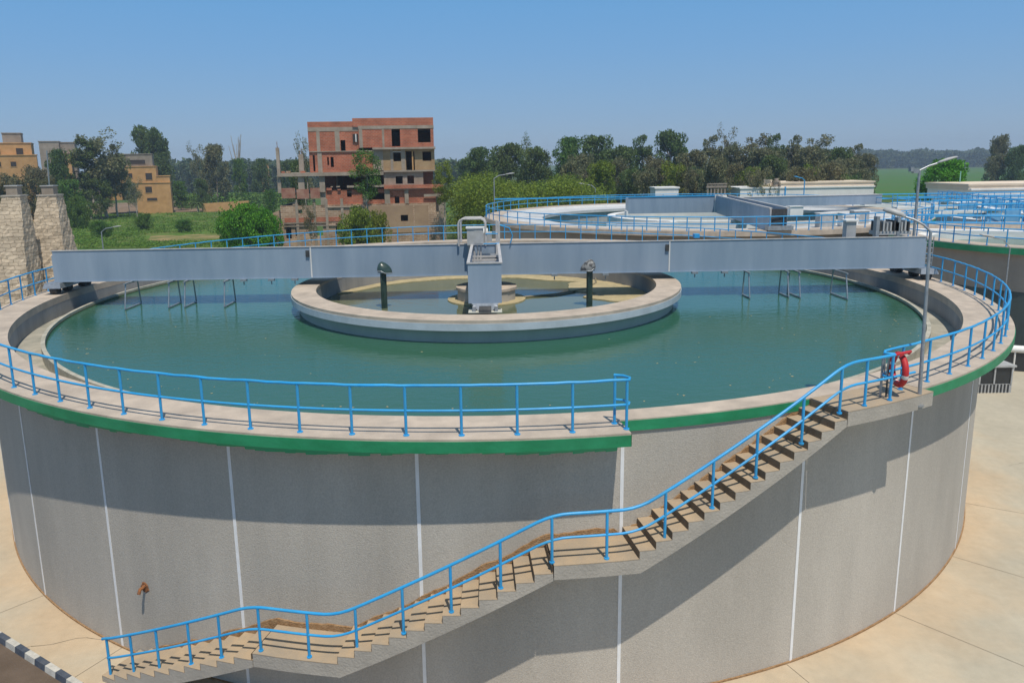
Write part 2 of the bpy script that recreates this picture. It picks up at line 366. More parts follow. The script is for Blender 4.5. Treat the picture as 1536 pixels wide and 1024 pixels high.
MB().ring(RWE - .012, RWE - .0005, HD - .70, HD - .60, 0, 360, 288).obj('tide_line', mat('algae_line', (.09, .10, .045), .8, (.16, .15, .08), 5), tank)
random.seed(41)
fl_ = MB()
for i in range(170):
    a = random.uniform(0, 360) if i < 60 else random.uniform(200, 345); r = random.uniform(RWE - 1.6, RWE - .1) if i % 3 else random.uniform(9.2, 18); s0 = random.uniform(.01, .035)
    c0 = pol(r, a, HD - .655); k = 6
    fl_.add([(c0.x + s0 * math.cos(j * math.tau / k) * random.uniform(.6, 1.6), c0.y + s0 * math.sin(j * math.tau / k) * random.uniform(.6, 1.6), c0.z) for j in range(k)], [tuple(range(k))])
tag(fl_.obj('scum_flecks', foam), 'tiny pale flecks of scum floating on the teal tank water', 'scum', None, 'stuff')
ck_ = MB(); random.seed(6)
for (a, r, dr, n) in ((-40, 24, 30, 26), (-62, 22.5, -40, 18), (-35, 30, 100, 22), (-126, 22.2, 10, 16), (-20, 27, 75, 20)):
    p = pol(r, a, .005); d = R(dr)
    for i in range(n):
        d += random.uniform(-.45, .45); q = p + Vector((math.cos(d), math.sin(d), 0)) * .28; w = random.uniform(.003, .010)
        o = Vector((-math.sin(d), math.cos(d), 0)) * w; ck_.add([p - o, p + o, q + o * .8, q - o * .8], [(0, 1, 2, 3)]); p = q
struct('yard_cracks', ck_, jm)



# near railing, running all the way round
a_start, a_end = A1 - .35, -61.9
pth = [pol(21.12, a_start - i * .8, HD) for i in range(int((a_start - a_end) / .8) + 1)]
pa = []
a = 278.35
while a > a_end + 1.0:
    pa.append(a); a -= 3.2
end_l = [pol(20.72, 277.9, HD), pol(20.82, 278.4, HD), pol(21.0, 278.62, HD), pol(21.12, 278.45, HD)]
end_r = [pol(21.14, -62.3, HD), pol(21.19, -63.1, HD), pol(21.32, -63.6, HD), pol(21.42, -63.5, HD), pol(21.5, -63.3, HD)]
railing('tank_railing', 'blue two-rail pipe railing curving right round the deck of the near tank', 'railing', end_l + pth + end_r,
        [pol(21.12, x, HD) for x in pa] + [pol(20.74, 277.95, HD)], 1.1, .034, base=(CX, CY, HD))

# ------------------------------------------------------------------ staircase
# profile: (angle start, z start, angle end, z end, n)
def zst(a):     # nosing line
    K = [(-116.9, 0), (-104.3, HD - 5.15), (-98.8, HD - 5.15), (-86.2, HD - 2.75), (-81.2, HD - 2.75), (-67.6, HD), (-59, HD)]
    if a <= K[0][0]: return 0
    for (p, q), (u, v) in zip(K, K[1:]):
        if a <= u: return q + (v - q) * (a - p) / (u - p)
    return HD
RS0, RS1 = RW + .016, 21.64
st = thing('concrete_staircase', 'concrete stairs with dusty treads winding up the outside wall of the tank', 'staircase', tuple(pol(21, -116.9, 0)))
flights = [(-116.9, 0, -104.3, HD - 5.15, 11), (-98.8, HD - 5.15, -86.2, HD - 2.75, 13), (-81.2, HD - 2.75, -67.6, HD, 15)]
for (a0, z0, a1, z1, n) in flights:
    rise = (z1 - z0) / n; da = (a1 - a0) / (n - 1) if n > 1 else 0
    for i in range(n - 1):
        p, q = a0 + i * da, a0 + (i + 1) * da; zt = z0 + (i + 1) * rise
        s_ = MB()
        s_.ring(RS0 + .002, RS1 + .002, zt - .014, zt, p - .02, q - .002, 3)
        s_.obj('tread', treadm, st)
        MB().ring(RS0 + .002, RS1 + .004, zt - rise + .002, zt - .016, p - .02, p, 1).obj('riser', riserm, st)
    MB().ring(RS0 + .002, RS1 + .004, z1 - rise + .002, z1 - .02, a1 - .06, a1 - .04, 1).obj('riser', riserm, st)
    # sloping slab under the flight (sawtooth top)
    sl = MB()
    for i in range(n - 1):
        p, q = a0 + i * da, a0 + (i + 1) * da
        zt = z0 + (i + 1) * rise - .0145
        def lo(x): return max(-.2, z0 + (z1 - z0) * (x - a0) / (a1 - a0) - .36)
        for (r0, r1) in ((RS0, RS1),):
            bt = [pol(r0, p, lo(p)), pol(r1, p, lo(p)), pol(r1, q, lo(q)), pol(r0, q, lo(q))]
            tp = [pol(r0, p, zt), pol(r1, p, zt), pol(r1, q, zt), pol(r0, q, zt)]
            sl.hexa(bt, tp)
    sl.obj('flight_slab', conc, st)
def landing(a0, a1, z, th=.34, nm='landing'):
    MB().ring(RS0, RS1 + .003, z - .018, z, a0 - .01, a1, 8).obj(nm, treadm, st)
    sl = MB(); n = 8
    # chamfered soffit ends meeting the flights
    for i in range(n):
        p, q = a0 + (a1 - a0) * i / n, a0 + (a1 - a0) * (i + 1) / n
        sl.hexa([pol(RS0, p, z - th), pol(RS1, p, z - th), pol(RS1, q, z - th), pol(RS0, q, z - th)], [pol(RS0, p, z - .0185), pol(RS1, p, z - .0185), pol(RS1, q, z - .0185), pol(RS0, q, z - .0185)])
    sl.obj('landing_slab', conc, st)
landing(-104.25, -98.75, HD - 5.15); landing(-86.15, -81.15, HD - 2.75); landing(-67.55, -59.45, HD - .002, .36)
# brown dirt skirting left on the wall side of the stairs
sk = MB(); random.seed(11)
aa = -115; prev = None
while aa < -66.5:
    zb = zst(aa) + (.0); ht = .09 + .04 * math.sin(aa * 1.3) * math.sin(aa * .47) + random.uniform(-.02, .02)
    if -81.5 < aa: ht = -.02 + random.uniform(-.04, .04)
    cur = (pol(RS0 + .03, aa, zb - .12), pol(RS0 + .03, aa, min(zb + ht + .06, HD - .28)), pol(RW + .001, aa, min(zb + ht + .06, HD - .28)))
    if prev:
        sk.add([prev[0], cur[0], cur[1], prev[1], prev[2], cur[2]], [(0, 1, 2, 3), (3, 2, 5, 4)])
    prev = cur; aa += .4
sk.obj('dirt_skirting', brownm, st)

sr = []
a = -116.6
while a < -61.6: sr.append(a); a += .5
def zsm(a):
    w = .9; return sum(zst(a + k * w / 3) for k in range(-3, 4)) / 7
spost = [-116.48, -114.1, -111.73, -109.06, -106.69, -103.86, -100.69, -97.68, -94.84, -92.02, -89.16, -86.22, -83.05, -79.59, -76.67, -73.86, -70.73, -67.93, -65.85, -63.54]
t = thing('stair_railing', 'bright blue two-rail pipe railing climbing the outer side of the concrete stairs', 'railing', tuple(pol(21.5, -116.5, 0)))
RR = 21.52
MB().tube([pol(RR, -116.9, zsm(-116.9) + 1.08)] + [pol(RR, a, zsm(a) + 1.1) for a in sr if a < -63.4] + [pol(RR, -63.4, HD + 1.1)], .036, 10).obj('top_rail', blue, t)
MB().tube([pol(RR, a, zsm(a) + .56) for a in sr if a < -63.6] + [pol(RR, -63.54, HD + .56)], .030, 8).obj('mid_rail', blue, t)
for a in spost:
    z0 = zst(a) - .02
    MB().tube([pol(RR, a, z0), pol(RR, a, zsm(a) + 1.09)], .034, 8).tube([pol(RR, a, z0 + .02), pol(RR, a, z0 + .05)], .06, 8).obj('post', blue, t)
MB().tube([pol(RR, -63.4, HD + 1.1), pol(RR, -62.2, HD + 1.1), pol(RR - .03, -61.75, HD + 1.09), pol(RR - .1, -61.6, HD + 1.02)], .037, 10).obj('red_rail_end', redp, t, 'red painted end of the top rail')
MB().tube([pol(RR, -63.4, HD + .56), pol(RR, -61.2, HD + .56)], .03, 8).obj('mid_rail', blue, t)
# life ring
lr = thing('life_ring', 'red life ring with white patches hanging on the railing at the top of the stairs', 'life ring', tuple(pol(21.3, -62.0, HD + .62)))
c = Vector(lr['_base']); ax = (pol(1, -62, 0) - pol(0, -62, 0)).normalized(); tg = Vector((-ax.y, ax.x, 0))
nn = (tg * .83 + ax * .55).normalized(); uu = Vector((-nn.y, nn.x, 0))
def lring(f0, f1, rr, m, nm):
    k = 14; MB().tube([c + (uu * math.cos(f0 + (f1 - f0) * i / k) + Vector((0, 0, 1)) * math.sin(f0 + (f1 - f0) * i / k)) * .36 for i in range(k + 1)], rr, 12).obj(nm, m, lr)
for i in range(4):
    f = i * math.pi / 2 + .35
    lring(f, f + 1.35, .075, redp, 'red_segment'); lring(f + 1.35, f + math.pi / 2, .077, white, 'white_band')
gp = thing('gate_post_pair', 'grey galvanised gate posts and chain at the top of the stairs', 'gate post', tuple(pol(21.2, -63.3, HD)))
MB().cyl(*pol(21.22, -63.35, 0).xy, HD, HD + 1.05, .03, 8).obj('post', galv, gp)
MB().cyl(*pol(21.32, -63.15, 0).xy, HD, HD + .95, .022, 8).obj('post', dark, gp)
ch = [pol(21.25 + .1 * i / 8, -63.3, HD + .95 - .5 * math.sin(math.pi * i / 8)) for i in range(9)]
MB().tube(ch, .018, 6).obj('chain', galv, gp)

# rusty spout in the wall
sp = thing('rusty_spout', 'small rusty pipe stub sticking out low on the grey tank wall', 'pipe', tuple(pol(RW, -115.63, 2.11)))
MB().tube([pol(RW - .02, -115.63, 2.14), pol(RW + .16, -115.63, 2.12), pol(RW + .22, -115.6, 2.02)], .045, 10).obj('pipe', rust, sp)
rs = MB(); k = 14
rs.hexa([pol(RW + .003, -115.66 + .38 * math.cos(2 * math.pi * i / k) * (1 + .3 * math.sin(3 * i)), 2.10 + .15 * math.sin(2 * math.pi * i / k)) for i in range(k)][::-1],
        [pol(RW + .02, -115.66 + .30 * math.cos(2 * math.pi * i / k) * (1 + .3 * math.sin(3 * i)), 2.10 + .13 * math.sin(2 * math.pi * i / k)) for i in range(k)][::-1])
rs.obj('rust_plate', rust, sp)

# ------------------------------------------------------------------ feed well in the middle
WX, WY = -.207, 34.45
fw = thing('feed_well', 'inner round concrete well with beige rim and white band standing in the water', 'well', (WX, WY, HD - 2))
MB().ring(7.85, 8.93, HD + .10, HD + .22, cx=WX, cy=WY, n=160).obj('rim', deckm, fw)
MB().ring(8.25, 8.95, HD - .16, HD + .099, cx=WX, cy=WY, n=160).obj('white_band', wellband, fw)
MB().ring(7.9, 8.6, HD - 2, HD - .161, cx=WX, cy=WY, n=160).obj('wall', wellw, fw)
MB().ring(7.86, 8.24, HD - .66, HD + .099, cx=WX, cy=WY, n=160).obj('inner_face', inner, fw)
struct('well_water', MB().disc(7.9, HD - .62, cx=WX, cy=WY), wellwater)
pier = thing('centre_pier', 'round concrete pier with a beige flange at the centre of the well', 'pier', (WX, WY, HD - 1))
MB().cyl(WX, WY, HD - 1, HD - .58, 1.85, 40).obj('flange', foam, pier)
MB().cyl(WX, WY, HD - .58, HD - .10, 1.40, 12).obj('drum', conc, pier)
MB().cyl(WX, WY, HD - .10, HD + .02, 1.47, 12).obj('cap', deckm, pier)
MB().cyl(WX, WY, HD + .02, HD + .6, .5, 20).obj('bearing', dark, pier)
# scum patches on the well water
random.seed(5)
def patch(name, pts, label, z):
    V = [Vector((x, y, 0)) for x, y in pts]; out = []
    n = len(V)
    for i in range(n):
        p0, p1, p2, p3 = V[i - 1], V[i], V[(i + 1) % n], V[(i + 2) % n]
        for k in range(6):
            s = k / 6; q = .5 * ((2 * p1) + (p2 - p0) * s + (2 * p0 - 5 * p1 + 4 * p2 - p3) * s * s + (3 * p1 - p0 - 3 * p2 + p3) * s ** 3)
            q += Vector((random.uniform(-.04, .04), random.uniform(-.04, .04), 0)); out.append(q)
    o = MB().hexa([(q.x, q.y, z) for q in out], [(q.x * 1, q.y * 1, z + .035) for q in out]).obj(name, foam)
    return tag(o, label, 'scum', 'scum mats on the well water', 'stuff')
def wp(r, a): return (WX + r * math.cos(R(a)), WY + r * math.sin(R(a)))
patch('scum_mat', [wp(7.82, a) for a in range(20, 165, 12)] + [wp(7.3, 160), wp(7.0, 135), wp(6.7, 110), wp(6.4, 92), wp(6.6, 75), wp(6.2, 60), wp(6.7, 45), wp(7.2, 28)], 'yellow scum mat along the back wall of the well', HD - .62)
patch('scum_mat', [wp(7.80, a) for a in range(-12, 44, 8)] + [wp(6.4, 44), wp(5.2, 36), wp(4.6, 22), wp(5.4, 10), wp(4.6, 0), wp(5.6, -10), wp(6.8, -14)], 'yellow scum mat at the right side of the well', HD - .619)
hose = MB().tube([(1.6, 34.6, HD - .58), (3.2, 35.2, HD - .57), (4.8, 36.6, HD - .57), (5.6, 38.6, HD - .57), (5.8, 40.5, HD - .5)], .045, 8).obj('hose', mat('hose_brown', (.26, .22, .14), .7))
tag(hose, 'thin brown hose floating in a curve from the centre pier to the scum', 'hose')

def vent(x, y, label, flip):
    p = atZ(x, y, HD - .66); X, Y = p.x, p.y
    t = thing('vent_pipe', label, 'pipe', (X, Y, HD - .9), 'hooded pipes standing in the well')
    MB().cyl(X, Y, HD - .9, HD + 1.02, .14, 16).cyl(X - .06, Y - .15, HD - .9, HD + 1.0, .05, 8).obj('pipe', darkp, t)
    MB().cyl(X, Y, HD + .98, HD + 1.07, .24, 16).obj('collar', galv, t)
    h = MB(); n, k = 16, 8; vs = []
    for i in range(n):
        f = 2 * math.pi * i / n
        for j in range(k + 1):
            g = math.pi / 2 * j / k; rx = .46 if math.cos(f) * flip < 0 else .22
            vs.append((X + math.cos(f) * rx * math.cos(g) + .04 * flip, Y - .03 + math.sin(f) * .27 * math.cos(g), HD + 1.08 + .40 * math.sin(g) - (.10 * math.cos(g) if rx > .3 else 0)))
    fs = [(i * (k + 1) + j, ((i + 1) % n) * (k + 1) + j, ((i + 1) % n) * (k + 1) + j + 1, i * (k + 1) + j + 1) for i in range(n) for j in range(k)]
    h.add(vs, fs, True); h.obj('hood', darkp if flip < 0 else mat('worn_hood', (.22, .22, .21), .5, (.05, .05, .05), 6, lo=.45, hi=.55), t)
    ring_ = [(X + math.cos(2 * math.pi * i / 16) * (.46 if math.cos(2 * math.pi * i / 16) * flip < 0 else .22) + .04 * flip, Y - .03 + math.sin(2 * math.pi * i / 16) * .27, HD + 1.08 - (.10 if math.cos(2 * math.pi * i / 16) * flip < 0 else 0)) for i in range(16)]
    MB().tube(ring_, .022, 6, close=True).obj('rim', galv, t)
vent(577, 463, 'dark green pipe with black hood in the left half of the well', -1)
vent(884, 460, 'dark green pipe with open grey metal hood in the right half of the well', 1)

# ------------------------------------------------------------------ rotating bridge
BY0, BY1 = 34.3, 35.95; ZB, ZT = HD + .58, HD + 2.0
br = thing('rotating_bridge', 'long blue-grey steel scraper bridge spanning the whole tank with a short arm to the front', 'bridge', (CX, 35, HD + .58))
AX0, AX1 = -.85, .41; AYF = 27.35
def tplate(x0, x1, y0, y1): MB().box(x0, x1, y0, y1, ZB, ZT).obj('side_plate', beamp, br)
xs = [(-20.45, -8.42), (-8.36, AX0)]
for a, b in xs: MB().box(a, b, BY0, BY0 + .06, ZB, ZT).obj('side_plate', beamp, br)
for a, b in [(AX1, 8.36), (8.42, 20.35)]: MB().box(a, b, BY0, BY0 + .06, ZB, ZT - .0).obj('side_plate', beamp, br)
MB().box(-20.45, 20.35, BY1 - .06, BY1, ZB, ZT - .2).obj('side_plate', beamp, br)
for x in (-8.39, 8.39): MB().box(x - .028, x + .028, BY0 - .02, BY0 + .08, ZB - .03, ZT).obj('splice_strip', white, br)
for x in (-8.55, 8.25):
    MB().box(x - .06, x + .1, BY0 - .08, BY0 - .001, ZT - .45, ZT - .15).obj('cable_box', dark, br)
# flanges
MB().box(-20.5, AX0 - .001, BY0 - .03, BY0 + .12, ZT + .001, ZT + .035).box(AX1 + .001, 20.4, BY0 - .03, BY0 + .12, ZT + .001, ZT + .035).box(-20.5, 20.4, BY1 - .1, BY1 + .04, ZT - .199, ZT - .16).obj('top_flange', flange, br)
MB().box(-20.5, AX0 - .001, BY0 - .05, BY0 + .12, ZB - .03, ZB - .001).box(AX1 + .001, 20.4, BY0 - .05, BY0 + .12, ZB - .03, ZB - .001).box(-20.5, 20.4, BY1 - .12, BY1 + .05, ZB - .03, ZB - .001).obj('bottom_flange', beamp, br)
MB().box(-20.4, 20.3, BY0 + .161, BY1 - .161, HD + 1.35, HD + 1.39).obj('walkway_floor', galv, br)
MB().box(-20.5, -20.451, BY0, BY1, ZB, ZT - .201).obj('end_plate', beamp, br); MB().box(20.351, 20.4, BY0, BY1, ZB, ZT - .201).obj('end_plate', beamp, br)
# front arm (open trough)
MB().box(AX0, AX0 + .05, AYF + .06, BY0 - .001, ZB, ZT).obj('arm_side_plate', beamp, br)
MB().box(AX1 - .05, AX1, AYF + .06, BY0 - .001, ZB, ZT).obj('arm_side_plate', beamp, br)
MB().box(AX0, AX1, AYF, AYF + .058, ZB - .08, ZT).obj('arm_end_plate', beamp, br)
MB().box(AX0 - .04, AX0 + .08, AYF + .1, BY0 - .08, ZT + .001, ZT + .05).box(AX1 - .08, AX1 + .04, AYF + .1, BY0 - .08, ZT + .001, ZT + .05).box(AX0 - .04, AX1 + .04, AYF - .03, AYF + .099, ZT + .001, ZT + .05).obj('arm_flange', flange, br)
MB().box(AX0 + .051, AX1 - .051, AYF + .06, BY0, HD + 1.2, HD + 1.24).obj('arm_floor', galv, br)
for i in range(5):
    y = 28.5 + i * 1.2; MB().box(AX0 + .051, AX1 - .051, y, y + .08, HD + 1.5, HD + 1.58).obj('cross_bar', flange, br)
# wheel bogie under the arm end, on the well rim
MB().hexa([(AX0 + .35, AYF - .12, HD + .24), (AX1 - .35, AYF - .12, HD + .24), (AX1 - .35, AYF + .5, HD + .24), (AX0 + .35, AYF + .5, HD + .24)], [(AX0 + .12, AYF - .02, ZB - .081), (AX1 - .12, AYF - .02, ZB - .081), (AX1 - .12, AYF + .6, ZB - .081), (AX0 + .12, AYF + .6, ZB - .081)]).obj('bogie', galv, br)
w = MB(); w.tube([(AX0 + .4, AYF - .25, HD + .24), (AX1 - .4, AYF - .25, HD + .24)], .20, 18); w.obj('wheel', dark, br)
MB().box(AX0 + .15, AX0 + .28, AYF - .3, AYF + .1, HD + .22, HD + .42).box(AX1 - .28, AX1 - .15, AYF - .3, AYF + .1, HD + .22, HD + .42).obj('bracket', galv, br)
MB().box(AX0 - .0, AX1, AYF - .45, AYF + .3, HD + .222, HD + .235).obj('wheel_tray', wellw, br)
# end carriages with wheels
for sgn in (-1, 1):
    xx = 20.45 * sgn
    for (y0, y1) in ((33.9, 35.5), (36.3, 37.2)):
        cz = HD + .30
        e = MB().hexa([(xx - .42, y0, cz), (xx + .42, y0, cz), (xx + .42, y1, cz), (xx - .42, y1, cz)], [(xx - .36, y0 + .1, cz + .24), (xx + .36, y0 + .1, cz + .24), (xx + .36, y1 - .1, cz + .24), (xx - .36, y1 - .1, cz + .24)]).obj('end_carriage', galv, br)
        for y in (y0 + .3, y1 - .3):
            MB().tube([(xx - .16, y, HD + .22), (xx + .16, y, HD + .22)], .215, 18).obj('wheel', dark, e)
    MB().box(xx - .3, xx + .3, BY0 + .1, 37.0, HD + .545, ZB - .032).obj('carriage_beam', galv, br)
for x in (-11.6, -10.3, -9.2, 3.0, 5.4, 9.6, 11.0):
    MB().box(x - .14, x + .14, BY0 - .12, BY0 + .1, ZB - .13, ZB - .031).cyl(x, BY0 - .02, ZB - .30, ZB - .13, .03, 6).obj('bracket', galv, br)
# skirts hanging to the water at left end (scraper blade)
for pts in ((-18.55, -18.5),):
    pass
# scraper frames
for (x, ya, yb) in ((-16.85, 33.35, 34.95), (-14.95, 33.6, 35.0), (-14.25, 33.7, 35.1), (-12.35, 33.55, 35.1), (12.0, 33.6, 34.6), (13.85, 33.7, 34.9), (14.3, 33.5, 35.0), (16.2, 32.9, 34.6)):
    tx = x + .0; zb = HD - .62
    MB().tube([(tx, ya + .3, ZB - .03), (x, ya, zb)], .035, 8).tube([(tx, yb - .15, ZB - .03), (x, yb, zb)], .035, 8).tube([(x, ya, zb), (x, yb, zb)], .035, 8).tube([(tx, ya + .15, ZB - .06), (tx, BY1 - .1, ZB - .06)], .045, 6).obj('scraper_frame', galv, br)
# handrails at the junction
def hoop(x, y, w, h, z0, d, nm='hoop_rail', m=None, r=.05):
    P = [(x, y, z0), (x, y, z0 + h - .22), (x + .07, y, z0 + h - .07), (x + .22, y, z0 + h), (x + w - .22, y, z0 + h), (x + w - .07, y, z0 + h - .07), (x + w, y, z0 + h - .22), (x + w, y, z0)]
    MB().tube(P, r, 8).obj(nm, m or flange, br)
hoop(-1.45, 34.15, 1.25, 1.25, HD + 1.95, 0); hoop(-1.4, 35.8, 1.2, 1.2, HD + 1.95, 0)
for x in (-.98, .42): MB().box(x - .05, x + .05, 34.05, 34.15, HD + 1.2, HD + 3.05 if x > 0 else HD + 2.2).obj('upright', flange, br)
MB().box(.28, .38, 35.7, 35.8, HD + 1.3, HD + 3.0).obj('upright', flange, br)
MB().tube([(-.2, 34.1, HD + 2.5), (.42, 34.1, HD + 2.5)], .03, 6).tube([(-.3, 34.0, HD + 2.05), (.42, 34.0, HD + 2.05)], .03, 6).tube([(.42, 34.1, HD + 2.9), (.9, 34.15, HD + 2.75), (1.05, 34.2, HD + 2.4), (.95, 34.2, HD + 2.05)], .03, 6).obj('blue_rail', blue, br)
cb = MB().box(-1.05, -.30, 33.75, 34.25, HD + 2.02, HD + 2.78).obj('control_cabinet', greyp, br, 'pale grey control cabinet')
MB().box(-1.10, -.24, 33.70, 34.30, HD + 2.781, HD + 2.84).obj('cabinet_roof', white, cb)
MB().box(-.72, -.34, 33.735, 33.749, HD + 2.08, HD + 2.72).obj('cabinet_door', greyp, cb)
MB().box(-.62, .1, 34.6, 35.3, HD + 2.1, HD + 2.5).obj('motor_housing', greyp, br)
MB().tube([(-.5, 34.95, HD + 2.5), (-.1, 34.95, HD + 2.5)], .2, 14).obj('motor', white, br)
mu = MB().tube([(-.75, 33.95, HD + 1.25), (-.72, 33.9, HD + 1.6), (-.78, 33.95, HD + 2.0)], .05, 8).tube([(-.6, 33.95, HD + 1.25), (-.55, 33.9, HD + 1.7), (-.6, 33.9, HD + 2.0)], .04, 8).tube([(-.45, 33.95, HD + 1.25), (-.42, 33.9, HD + 2.0)], .045, 8).obj('cable_bundle', flange, br)
# post and drive at the right end
MB().box(16.9, 17.35, 34.9, 35.3, HD + 1.4, HD + 2.72).obj('column_box', greyp, br); MB().box(16.82, 17.43, 34.82, 35.38, HD + 2.721, HD + 2.80).obj('column_cap', white, br)
dv = MB().box(18.3, 19.9, 34.75, 35.55, HD + 2.07, HD + 2.25).obj('drive_unit', greyp, br)
for i in range(9): MB().box(18.35 + i * .17, 18.42 + i * .17, 34.7, 35.5, HD + 2.251, HD + 2.7 + .06 * math.sin(i * 2)).obj('drive_fin', greyp if i % 4 else dark, dv)
MB().box(18.2, 18.35, 34.7, 35.0, HD + 2.0, HD + 2.95).box(19.2, 19.33, 34.7, 35.0, HD + 2.0, HD + 2.9).obj('drive_post', galv, dv)
MB().box(9.7, 9.95, 34.9, 35.2, HD + 2.065, HD + 2.25).obj('junction_box', blue, br)
l_ = MB()
for i in range(5): l_.tube([(20.42, 34.35, HD + .75 + i * .24), (20.75, 34.35, HD + .75 + i * .24)], .02, 6)
l_.tube([(20.42, 34.35, HD + .6), (20.42, 34.35, HD + 2.0)], .022, 6).tube([(20.75, 34.35, HD + .5), (20.75, 34.35, HD + 2.0)], .022, 6)
l_.obj('ladder', galv, br)

# ------------------------------------------------------------------ street lamps
def lamp(base, top, path, hl, r, label, m=None, hw=.15, group='street lamps in the plant', head_dir=None, flood=False):
    """path: arm points from the pole top; last segment carries the head"""
    base = Vector(base); top = Vector(top); m = m or galv
    t = thing('street_lamp', label, 'street lamp', tuple(base), group)
    MB().tube([base, base.lerp(top, .5), top], r, 10, r * .75).obj('pole', m, t)
    MB().tube([base, base + Vector((0, 0, .04))], r * 2.4, 10).obj('base_plate', m, t)
    pts = [top] + [Vector(p) for p in path]
    MB().tube(pts, r * .62, 8).obj('arm', m, t)
    e = pts[-1]; d = (pts[-1] - pts[-2]).normalized(); q = Vector((-d.y, d.x, 0)).normalized() * hw; u = Vector((0, 0, 1)) * hw * .8
    sec = []
    for k, (s, ww, hh) in enumerate(((-.05, .35, .35), (.12, .8, .8), (.5, 1, 1), (.85, .9, .7), (1, .5, .3))):
        cc = e + d * hl * s; sec.append([cc - q * ww, cc - q * ww * .7 + u * hh * .8, cc + u * hh * .95 * 1, cc + q * ww * .7 + u * hh * .8, cc + q * ww, cc - u * .25 * hh])
    h = MB(); n = 6
    for s_ in sec: h.v += [tuple(v) for v in s_]
    for i in range(4):
        for j in range(n): h.f.append((i * n + j, i * n + (j + 1) % n, (i + 1) * n + (j + 1) % n, (i + 1) * n + j)); h.sm.append(True)
    h.f += [tuple(range(n))[::-1], tuple(range(4 * n, 5 * n))]; h.sm += [False, False]
    h.obj('lamp_head', greyp if m is galv else m, t)
    if flood:
        MB().box(top.x - .35, top.x - .08, top.y - .1, top.y + .1, top.z - .12, top.z + .1).box(top.x - .5, top.x - .36, top.y - .12, top.y + .12, top.z - .05, top.z + .18).obj('floodlight', galv, t)
    return t
p0 = pol(21.6, -60.79, HD - .3)
lt = Vector((10.43, 17.42, HD + 3.9))
lamp(p0, lt, [(10.30, 17.5, HD + 4.05), (10.12, 17.6, HD + 4.17), (9.95, 17.7, HD + 4.23)], .5, .046, 'tall grey lamp pole at the head of the stairs, arm bent over the railing', hw=.17)
b2 = pol(22.0, 4.6, 0)
t2 = atY(1372, 256, b2.y); t2.x = b2.x
lamp(b2, t2, [t2 + Vector((.45, 0, .22)), t2 + Vector((.85, -.05, .35))], .95, .085, 'tall grey street lamp with two floodlights behind the right end of the bridge', hw=.16, flood=True)
def lamp_px(xb, Y, ytop, xt, hx, hy, label, r=.06, m=None, zb=0, hl=.9):
    base = atY(xb, 400, Y); base.z = zb; top = atY(xt, ytop, Y); base.x = top.x
    e = atY(hx, hy, Y); v = e - top
    return lamp(base, top, [top + v * .25 + Vector((0, 0, abs(v.z) * .35)), top + v * .6 + Vector((0, 0, .05 + abs(v.z) * .1))], v.length * .45, r, label, m or galv, hw=.17)
lamp_px(1207, 110, 271, 1207, 1192, 265, 'blue street lamp leaning its head left in front of the flat-roofed white building', .1, blue)
lamp_px(741, 100, 268, 741, 770, 260, 'white street lamp by the left end of the far tank railing', .09)
lamp_px(893, 112, 283, 893, 870, 275, 'short white street lamp behind the far tank railing', .1)
lamp_px(152, 100, 348, 152, 180, 339, 'white street lamp standing behind the left half of the bridge', .1)
lamp_px(1515, 43.5, 372, 1515, 1474, 352, 'white curved street lamp in front of the far tank wall', .05)
pl = thing('flag_pole', 'thin pale green pole in front of the round green tree', 'pole', (*atY(1437, 300, 112).xy, 0))
MB().tube([pl['_base'], (*pl['_base'][:2], atY(1437, 257, 112).z)], .09, 8, .06).obj('pole', mat('pale_green_paint', (.25, .5, .45), .5), pl)
pl = thing('blue_post', 'short blue post in front of the white building with the roof tank', 'post', (*atY(1177, 300, 108).xy, 0))
MB().tube([pl['_base'], (*pl['_base'][:2], atY(1179, 280, 108).z)], .12, 8).obj('post', blue, pl)

# ------------------------------------------------------------------ the second tank
TX, TY, TR, TZ = 22.9, 83.4, 23.5, HD
t2_ = thing('settling_tank', 'far round concrete tank with white inner deck behind the right half of the bridge', 'tank', (TX, TY, 0))
kw = dict(cx=TX, cy=TY, n=240)
stucco2 = mat('brown_stucco', (.30, .265, .225), .95, (.36, .32, .27), .5, .4, 20, spec=.1)
MB().ring(TR - 1.9, TR - .9, 4.2, TZ - .42, **kw).obj('wall', stucco2, t2_)
MB().ring(TR - 1.9, TR - .88, 0, 4.19, **kw).obj('dark_lower_band', mat('dark_grey_green', (.055, .075, .075), .8, (.075, .095, .09), .5), t2_)  # lower part of the wall in an even dark grey-green
MB().ring(TR - 2.0, TR, TZ - .42, TZ, **kw).obj('walkway', deckm, t2_)
MB().ring(TR + .001, TR + .03, TZ - .41, TZ - .04, -60, 60, 100, cx=TX, cy=TY).obj('green_edge_band', green, t2_)
MB().ring(TR - 2.03, TR - 2.002, TZ - 1.4, TZ - .03, **kw).obj('inner_wall', whitew, t2_)
MB().ring(TR - 6.6, TR - 2.04, TZ - .7, TZ - .35, **kw).obj('inner_deck', mat('pale_grey_deck', (.58, .58, .57), .8, (.46, .47, .47), .6, .1, 8), t2_)
MB().ring(TR - 6.3, TR - 6.0, TZ - 3.2, TZ - .701, **kw).obj('weir_wall', greyp, t2_)
MB().ring(8.6, 9.5, TZ - 3, TZ - .2, cx=TX, cy=TY, n=80).obj('inner_ring', whitew, t2_)
struct('far_tank_water', MB().ring(1, TR - 6.3, TZ - 3.0, TZ - 2.3, **kw), waterm)
pp = [pol(TR - .2, a, TZ, TX, TY) for a in np.arange(-118, 243, 1.5)]
po = [pol(TR - .2, a, TZ, TX, TY) for a in np.arange(20, 232, 5.0)] + [pol(TR - .2, a, TZ, TX, TY) for a in np.arange(232, 340, 2.7)]
railing('tank_railing', 'blue two-rail railing curving round the deck of the far tank', 'railing', pp, po, 1.15, .05, n=6, base=(TX, TY, TZ), postr=.045)
